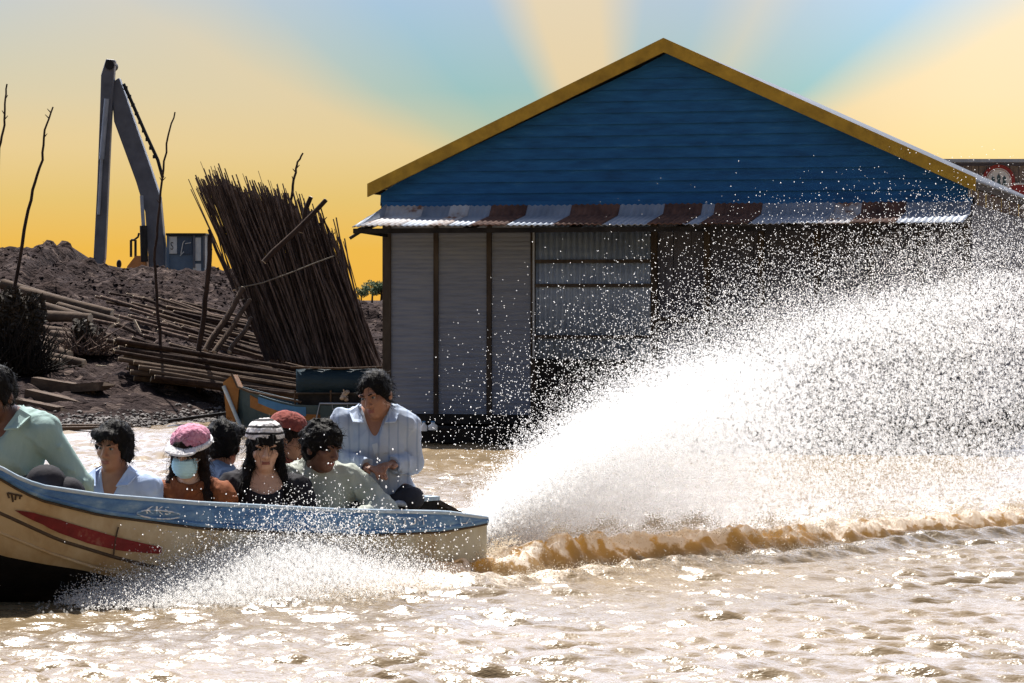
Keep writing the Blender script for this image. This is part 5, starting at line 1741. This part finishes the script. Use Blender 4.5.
def white_hat(po, H, Rm, RM, hc, nb, seed):
    S = SDF(hc - .2, hc + .24, .0055)
    S.ell(H(0, .02, .066), (.103, .121, .098), .02, Rm)
    n = Rm @ np.array([0, .15, -1.]); S.cut(n, float(n @ H(0, 0, .058)))
    S.D += wrinkle(S.grid(), seed, .004, 50)
    V, Q = S.mesh(); np_mesh('knit_hat', V, Q, M['knit_bw'], parent=po)
    for sg in (-1, 1):
        mb = MB(); mb.tube([H(sg * .075, .0, -.035).tolist(), H(sg * .078, -.005, -.055).tolist()], [.006, .008], 6); mb.build('earring', M['rail_pale'], po)
    # black bag strap and pale beads on the top
    mb = MB()
    rng = random.Random(4)
    for i in range(60):
        p = nb + np.array([rng.uniform(-.14, .16), -.145 - rng.random() * .02, -.12 - rng.random() * .22]); mb.ball(p.tolist(), .004, 6, 4)
    mb.build('sequins', M['whiteband'], po)


def red_cap(po, H, Rm, RM, hc, nb, seed):
    S = SDF(hc - .2, hc + .24, .006)
    S.ell(H(0, .02, .055), (.098, .115, .095), .02, Rm)
    n = Rm @ np.array([0, .1, -1.]); S.cut(n, float(n @ H(0, 0, .055)))
    S.D += wrinkle(S.grid(), seed, .003, 50)
    V, Q = S.mesh(); np_mesh('knit_cap', V, Q, M['redcap'], parent=po)


def pl(px, v): return u_of(px, v), v


# the man in green in the bow, leaning towards the camera
u, v = pl(-8, .12)
person('man in pale green open collar shirt leaning at the left edge', -7, 396, u, v, 1.12, yaw=-14, lean=(.02, -.10), head=(-10, 14, 0), skin='skin_dark', shirt='c_green', neck='v', hair='short', seed=11, hoff=(-.03, -.05, -.055),
       arms={'L': ((-.26, -.12, .24), (-.16, -.36, .16)), 'R': ((.33, -.02, .26), (.20, -.17, .17))})
# the boy in white
u, v = pl(114, .14)
person('boy with dark hair in an open white shirt behind the blue gunwale', 114, 447, u, v, .95, yaw=-12, lean=(0, -.04), head=(-12, 8, 4), skin='skin', shirt='c_white', neck='v', hair='sidepart', seed=12)
# woman with pink hat and mask
u, v = pl(189, .22)
person('woman in pink knit hat and pale blue face mask', 189, 455, u, v, .94, yaw=-8, lean=(0, -.03), head=(-10, 10, 2), skin='skin_light', shirt='c_rust', neck='round', hair='long', hairmat='hair_brown', extra=pink_hat, seed=13)
# dark haired passenger behind
u, v = pl(224, -.26)
person('dark haired passenger turned away in grey blue between the two hatted women', 224, 444, u, v, .93, yaw=120, head=(30, 5, 0), skin='skin', shirt='c_denim', neck='round', hair='sidepart', seed=14)
# woman with black and white hat
u, v = pl(265, .24)
person('long haired woman in black and white knit hat and black top', 265, 449, u, v, .95, yaw=6, lean=(0, -.03), head=(2, 4, 0), skin='skin_light', shirt='c_black', neck='scoop', hair='long', extra=white_hat, seed=15)
# red cap behind
u, v = pl(291, -.2)
person('passenger in a brick red knit cap behind the curly haired man', 290, 438, u, v, .95, yaw=60, head=(20, 8, 0), skin='skin', shirt='c_redb', neck='round', hair='short', hairmat='hair_brown', extra=red_cap, seed=16)
# curly haired man with arm on the gunwale
u, v = pl(322, .20)
person('curly haired man in grey jacket resting his arm on the gunwale', 322, 449, u, v, .97, yaw=22, lean=(.02, -.05), head=(28, 10, 6), skin='skin_dark', shirt='c_grey', neck='round', hair='curly', seed=17, hoff=(-.02, -.06, -.05),
       arms={'L': ((-.26, -.10, .26), (-.10, -.27, .20)), 'R': ((.35, -.12, .32), (.13, -.31, .285))})
# boatman in striped shirt
u, v = pl(372, .0)
person('boatman in pale faintly striped shirt sitting highest at the stern', 376, 395, u, v, .98, yaw=4, lean=(-.05, -.04), head=(-32, 16, -8), skin='skin', shirt='c_stripe', neck='v', hair='short', seed=18, hoff=(.01, -.05, -.05),
       arms={'L': ((-.24, -.08, .30), (-.10, -.22, .27)), 'R': ((.165, .0, .28), (.05, -.17, .28))})



# ------------------------------------------------------------------ spray
def droplets(name, P, r, mat, label, mi=None):
    n = len(P)
    rng = np.random.default_rng(len(P))
    base = np.array([(1, 0, 0), (-1, 0, 0), (0, 1, 0), (0, -1, 0), (0, 0, 1), (0, 0, -1)], np.float32)
    sc = rng.uniform(.7, 1.3, (n, 1, 3))
    V = (P[:, None, :] + base[None] * sc * r[:, None, None]).reshape(-1, 3)
    t = np.array([(0, 2, 4), (2, 1, 4), (1, 3, 4), (3, 0, 4), (2, 0, 5), (1, 2, 5), (3, 1, 5), (0, 3, 5)])
    Fc = (np.arange(n)[:, None, None] * 6 + t[None]).reshape(-1, 3)
    o = np_mesh(name, V, Fc, mat, mat_idx=None if mi is None else np.repeat(mi, 8))
    tag(o, label, 'spray', kind='stuff')


def spray_mat(name, clear):
    m, nt, b = new_mat(name)
    L = nt.links
    d = N(nt, 'ShaderNodeBsdfDiffuse'); d.inputs[0].default_value = (.97, .97, .97, 1)
    t = N(nt, 'ShaderNodeBsdfTranslucent'); t.inputs[0].default_value = (.98, .98, .98, 1)
    g = N(nt, 'ShaderNodeBsdfGlossy'); g.inputs['Roughness'].default_value = .15
    m1 = N(nt, 'ShaderNodeMixShader'); m1.inputs[0].default_value = .7; L.new(d.outputs[0], m1.inputs[1]); L.new(t.outputs[0], m1.inputs[2])
    m2 = N(nt, 'ShaderNodeMixShader'); m2.inputs[0].default_value = .06; L.new(m1.outputs[0], m2.inputs[1]); L.new(g.outputs[0], m2.inputs[2])
    tp = N(nt, 'ShaderNodeBsdfTransparent')
    m3 = N(nt, 'ShaderNodeMixShader'); m3.inputs[0].default_value = clear; L.new(m2.outputs[0], m3.inputs[1]); L.new(tp.outputs[0], m3.inputs[2])
    L.new(m3.outputs[0], nt.nodes['Material Output'].inputs[0])
    return m


M['spray'] = spray_mat('white_water_drops', .25)
M['mist'] = spray_mat('fine_water_mist', .88)


def plume():
    rng = np.random.default_rng(21)
    A = WK_A - WK_N * .44 + WK_D * .20       # just beyond the ridge
    env_s = np.array([0, .3, .7, 1.2, 2, 3, 4, 5, 6.5])

    def pos(s, z, spread):
        lat = rng.normal(0, 1, len(s)) * spread * np.clip(.35 + z / .55, 0, 1)
        x = A[0] + WK_D[0] * s - WK_N[0] * lat; y = A[1] + WK_D[1] * s - WK_N[1] * lat
        return np.stack([x, y, z], 1)
    out = []; rad = []; mi = []

    def put(P, r, m):
        out.append(P); rad.append(r); mi.append(np.full(len(P), m))
    dense = lambda s: np.interp(s, env_s, [.12, .42, .70, .98, 1.26, 1.48, 1.68, 1.82, 1.9])
    # body of drops
    n = 290000
    s = 5.6 * rng.random(n) ** .95
    z = dense(s) * np.where(rng.random(n) < .66, rng.random(n) ** .9 * .86, .80 + .14 * rng.normal(0, 1, n)) + .08
    fan = fbm(z / dense(s) * 9 + .35 * s, s * 1.3, 90, 4, .6)        # ropes and gaps along the throw
    kp = rng.random(n) < np.clip(.78 + 1.2 * fan, .12, 1)
    rr = rng.uniform(.0011, .0030, n); rr[rng.random(n) < .03] *= 1.7
    put(pos(s, z, .03 + .14 * np.sqrt(s))[kp], rr[kp], 0)
    # fine mist filling the tail, thickest near the stern
    n = 62000
    s = 5.6 * rng.random(n) ** 1.25
    z = dense(s) * (.02 + .84 * rng.random(n) ** .9) + .05
    put(pos(s, z, .04 + .15 * np.sqrt(s)), rng.uniform(.005, .012, n), 1)
    n = 62000
    s = 2.9 * rng.beta(1.35, 2.0, n)
    z = dense(s) * (.04 + .76 * rng.random(n)) + .05
    put(pos(s, z, .03 + .11 * np.sqrt(s)), rng.uniform(.006, .013, n), 1)
    # flung drops above and in front
    n = 12500
    s = .15 + 5.3 * rng.beta(1.7, 1.3, n)
    z = dense(s) * (.88 + np.abs(rng.normal(0, .17, n))) + .05
    keep = z < np.interp(s, env_s, [.25, .7, 1.2, 1.75, 2.15, 2.35, 2.4, 2.5, 2.5])
    put(pos(s, z, .25 + .16 * s)[keep], rng.uniform(.0014, .0038, n)[keep], 0)
    n = 4200
    s = rng.normal(.8, .42, n); z = np.abs(rng.normal(.55, .38, n)) + .1
    keep = (s > -.4) & (z > (.35 - s) * .55) & (z < .35 + 1.15 * (s + .55))
    put(pos(s, z, np.full(n, .3))[keep], rng.uniform(.0014, .0034, n)[keep], 0)
    P = np.concatenate(out); r = np.concatenate(rad); m = np.concatenate(mi)
    ok = P[:, 2] > .02
    droplets('spray_plume', P[ok], r[ok], [M['spray'], M['mist']], 'tall white rooster tail of spray thrown up behind the boat', m[ok])


def bow_splash():
    rng = np.random.default_rng(22)
    n = 60000
    u = 2.55 - 2.2 * rng.beta(1.6, 1.5, n)
    hb = np.interp(u, np.linspace(0, BL, 80), [half_beam(q) for q in np.linspace(0, BL, 80)])
    out_ = np.abs(rng.normal(0, .20, n))
    H_ = np.interp(u, [.2, .6, 1.0, 1.35, 1.8, 2.2, 2.6], [.05, .14, .30, .36, .24, .14, .05])
    z = H_ * np.abs(rng.normal(0, .55, n)) * np.exp(-out_ * 1.2) + .01
    v = hb * .88 + .03 + out_ + z * .12
    P = np.stack([STERN.x + HV.x * u + NV.x * v, STERN.y + HV.y * u + NV.y * v, z], 1)
    r = rng.uniform(.0014, .0036, n)
    # beads thrown high against the hull
    n = 3000
    u = rng.normal(1.15, .42, n); v = np.interp(u, np.linspace(0, BL, 80), [half_beam(q) for q in np.linspace(0, BL, 80)]) + .05 + np.abs(rng.normal(0, .12, n)); z = .05 + np.abs(rng.normal(0, .19, n))
    P2 = np.stack([STERN.x + HV.x * u + NV.x * v, STERN.y + HV.y * u + NV.y * v, z], 1)
    # mist where the splash is thickest
    n = 36000
    u = 1.45 + rng.normal(0, .36, n); hb = np.interp(u, np.linspace(0, BL, 80), [half_beam(q) for q in np.linspace(0, BL, 80)])
    o2 = np.abs(rng.normal(0, .22, n)); z = .30 * rng.random(n) ** 1.6 * np.exp(-o2 * 1.5) * np.exp(-((u - 1.35) / .7) ** 2) + .01; v = hb * .9 + .04 + o2
    P3 = np.stack([STERN.x + HV.x * u + NV.x * v, STERN.y + HV.y * u + NV.y * v, z], 1)
    r = np.concatenate([r, rng.uniform(.0025, .005, len(P2)), rng.uniform(.005, .011, n)])
    mi = np.concatenate([np.zeros(len(P) + len(P2), int), np.ones(n, int)])
    P = np.concatenate([P, P2, P3])
    droplets('bow_splash', P, r, [M['spray'], M['mist']], 'white splash beading along the near side of the hull', mi)


def wake_foam():
    rng = np.random.default_rng(23)
    n = 42000
    s = -.1 + 5.2 * rng.random(n) ** 1.1
    h = np.interp(s, [-.5, -.05, .35, 1.2, 2.2, 3.2, 4.5, 8], [0, .07, .16, .165, .14, .125, .115, .05])
    t = -.14 - .05 * np.sin(s * 2.1) + rng.normal(-.05, .09, n)
    cl = np.clip(fbm(s * 5, t * 7, 70, 4, .6) * 1.6 + .45, 0, 1)
    keep = rng.random(n) < cl ** 1.5
    z = h * np.exp(-((t + .14) / .16) ** 2) * (.9 + .35 * cl) + np.abs(rng.normal(0, .03, n))
    P = np.stack([WK_A[0] + WK_D[0] * s + WK_N[0] * t, WK_A[1] + WK_D[1] * s + WK_N[1] * t, z], 1)[keep]
    # ragged strip of froth in front of the ridge and under the hull
    m = 12000
    s2 = -1.6 + 4.6 * rng.random(m); t2 = .30 + .06 * np.sin(s2 * 3) + rng.normal(0, .07, m)
    k2 = rng.random(m) < np.clip(fbm(s2 * 4, t2 * 6, 71, 4, .6) * 1.6 + .4, 0, 1) ** 1.5 * np.clip(1.2 - np.abs(s2) / 3, 0, 1)
    P2 = np.stack([WK_A[0] + WK_D[0] * s2 + WK_N[0] * t2, WK_A[1] + WK_D[1] * s2 + WK_N[1] * t2, .03 + np.abs(rng.normal(0, .025, m))], 1)[k2]
    P = np.concatenate([P, P2])
    droplets('wake_foam', P, rng.uniform(.0014, .0036, len(P)), M['froth'], 'tan and white froth tumbling along the breaking wake')


M['froth'] = simple('muddy_froth', (.5, .36, .19), (.92, .88, .8), .6, 5, bump=0)
wake_foam()
plume()
bow_splash()
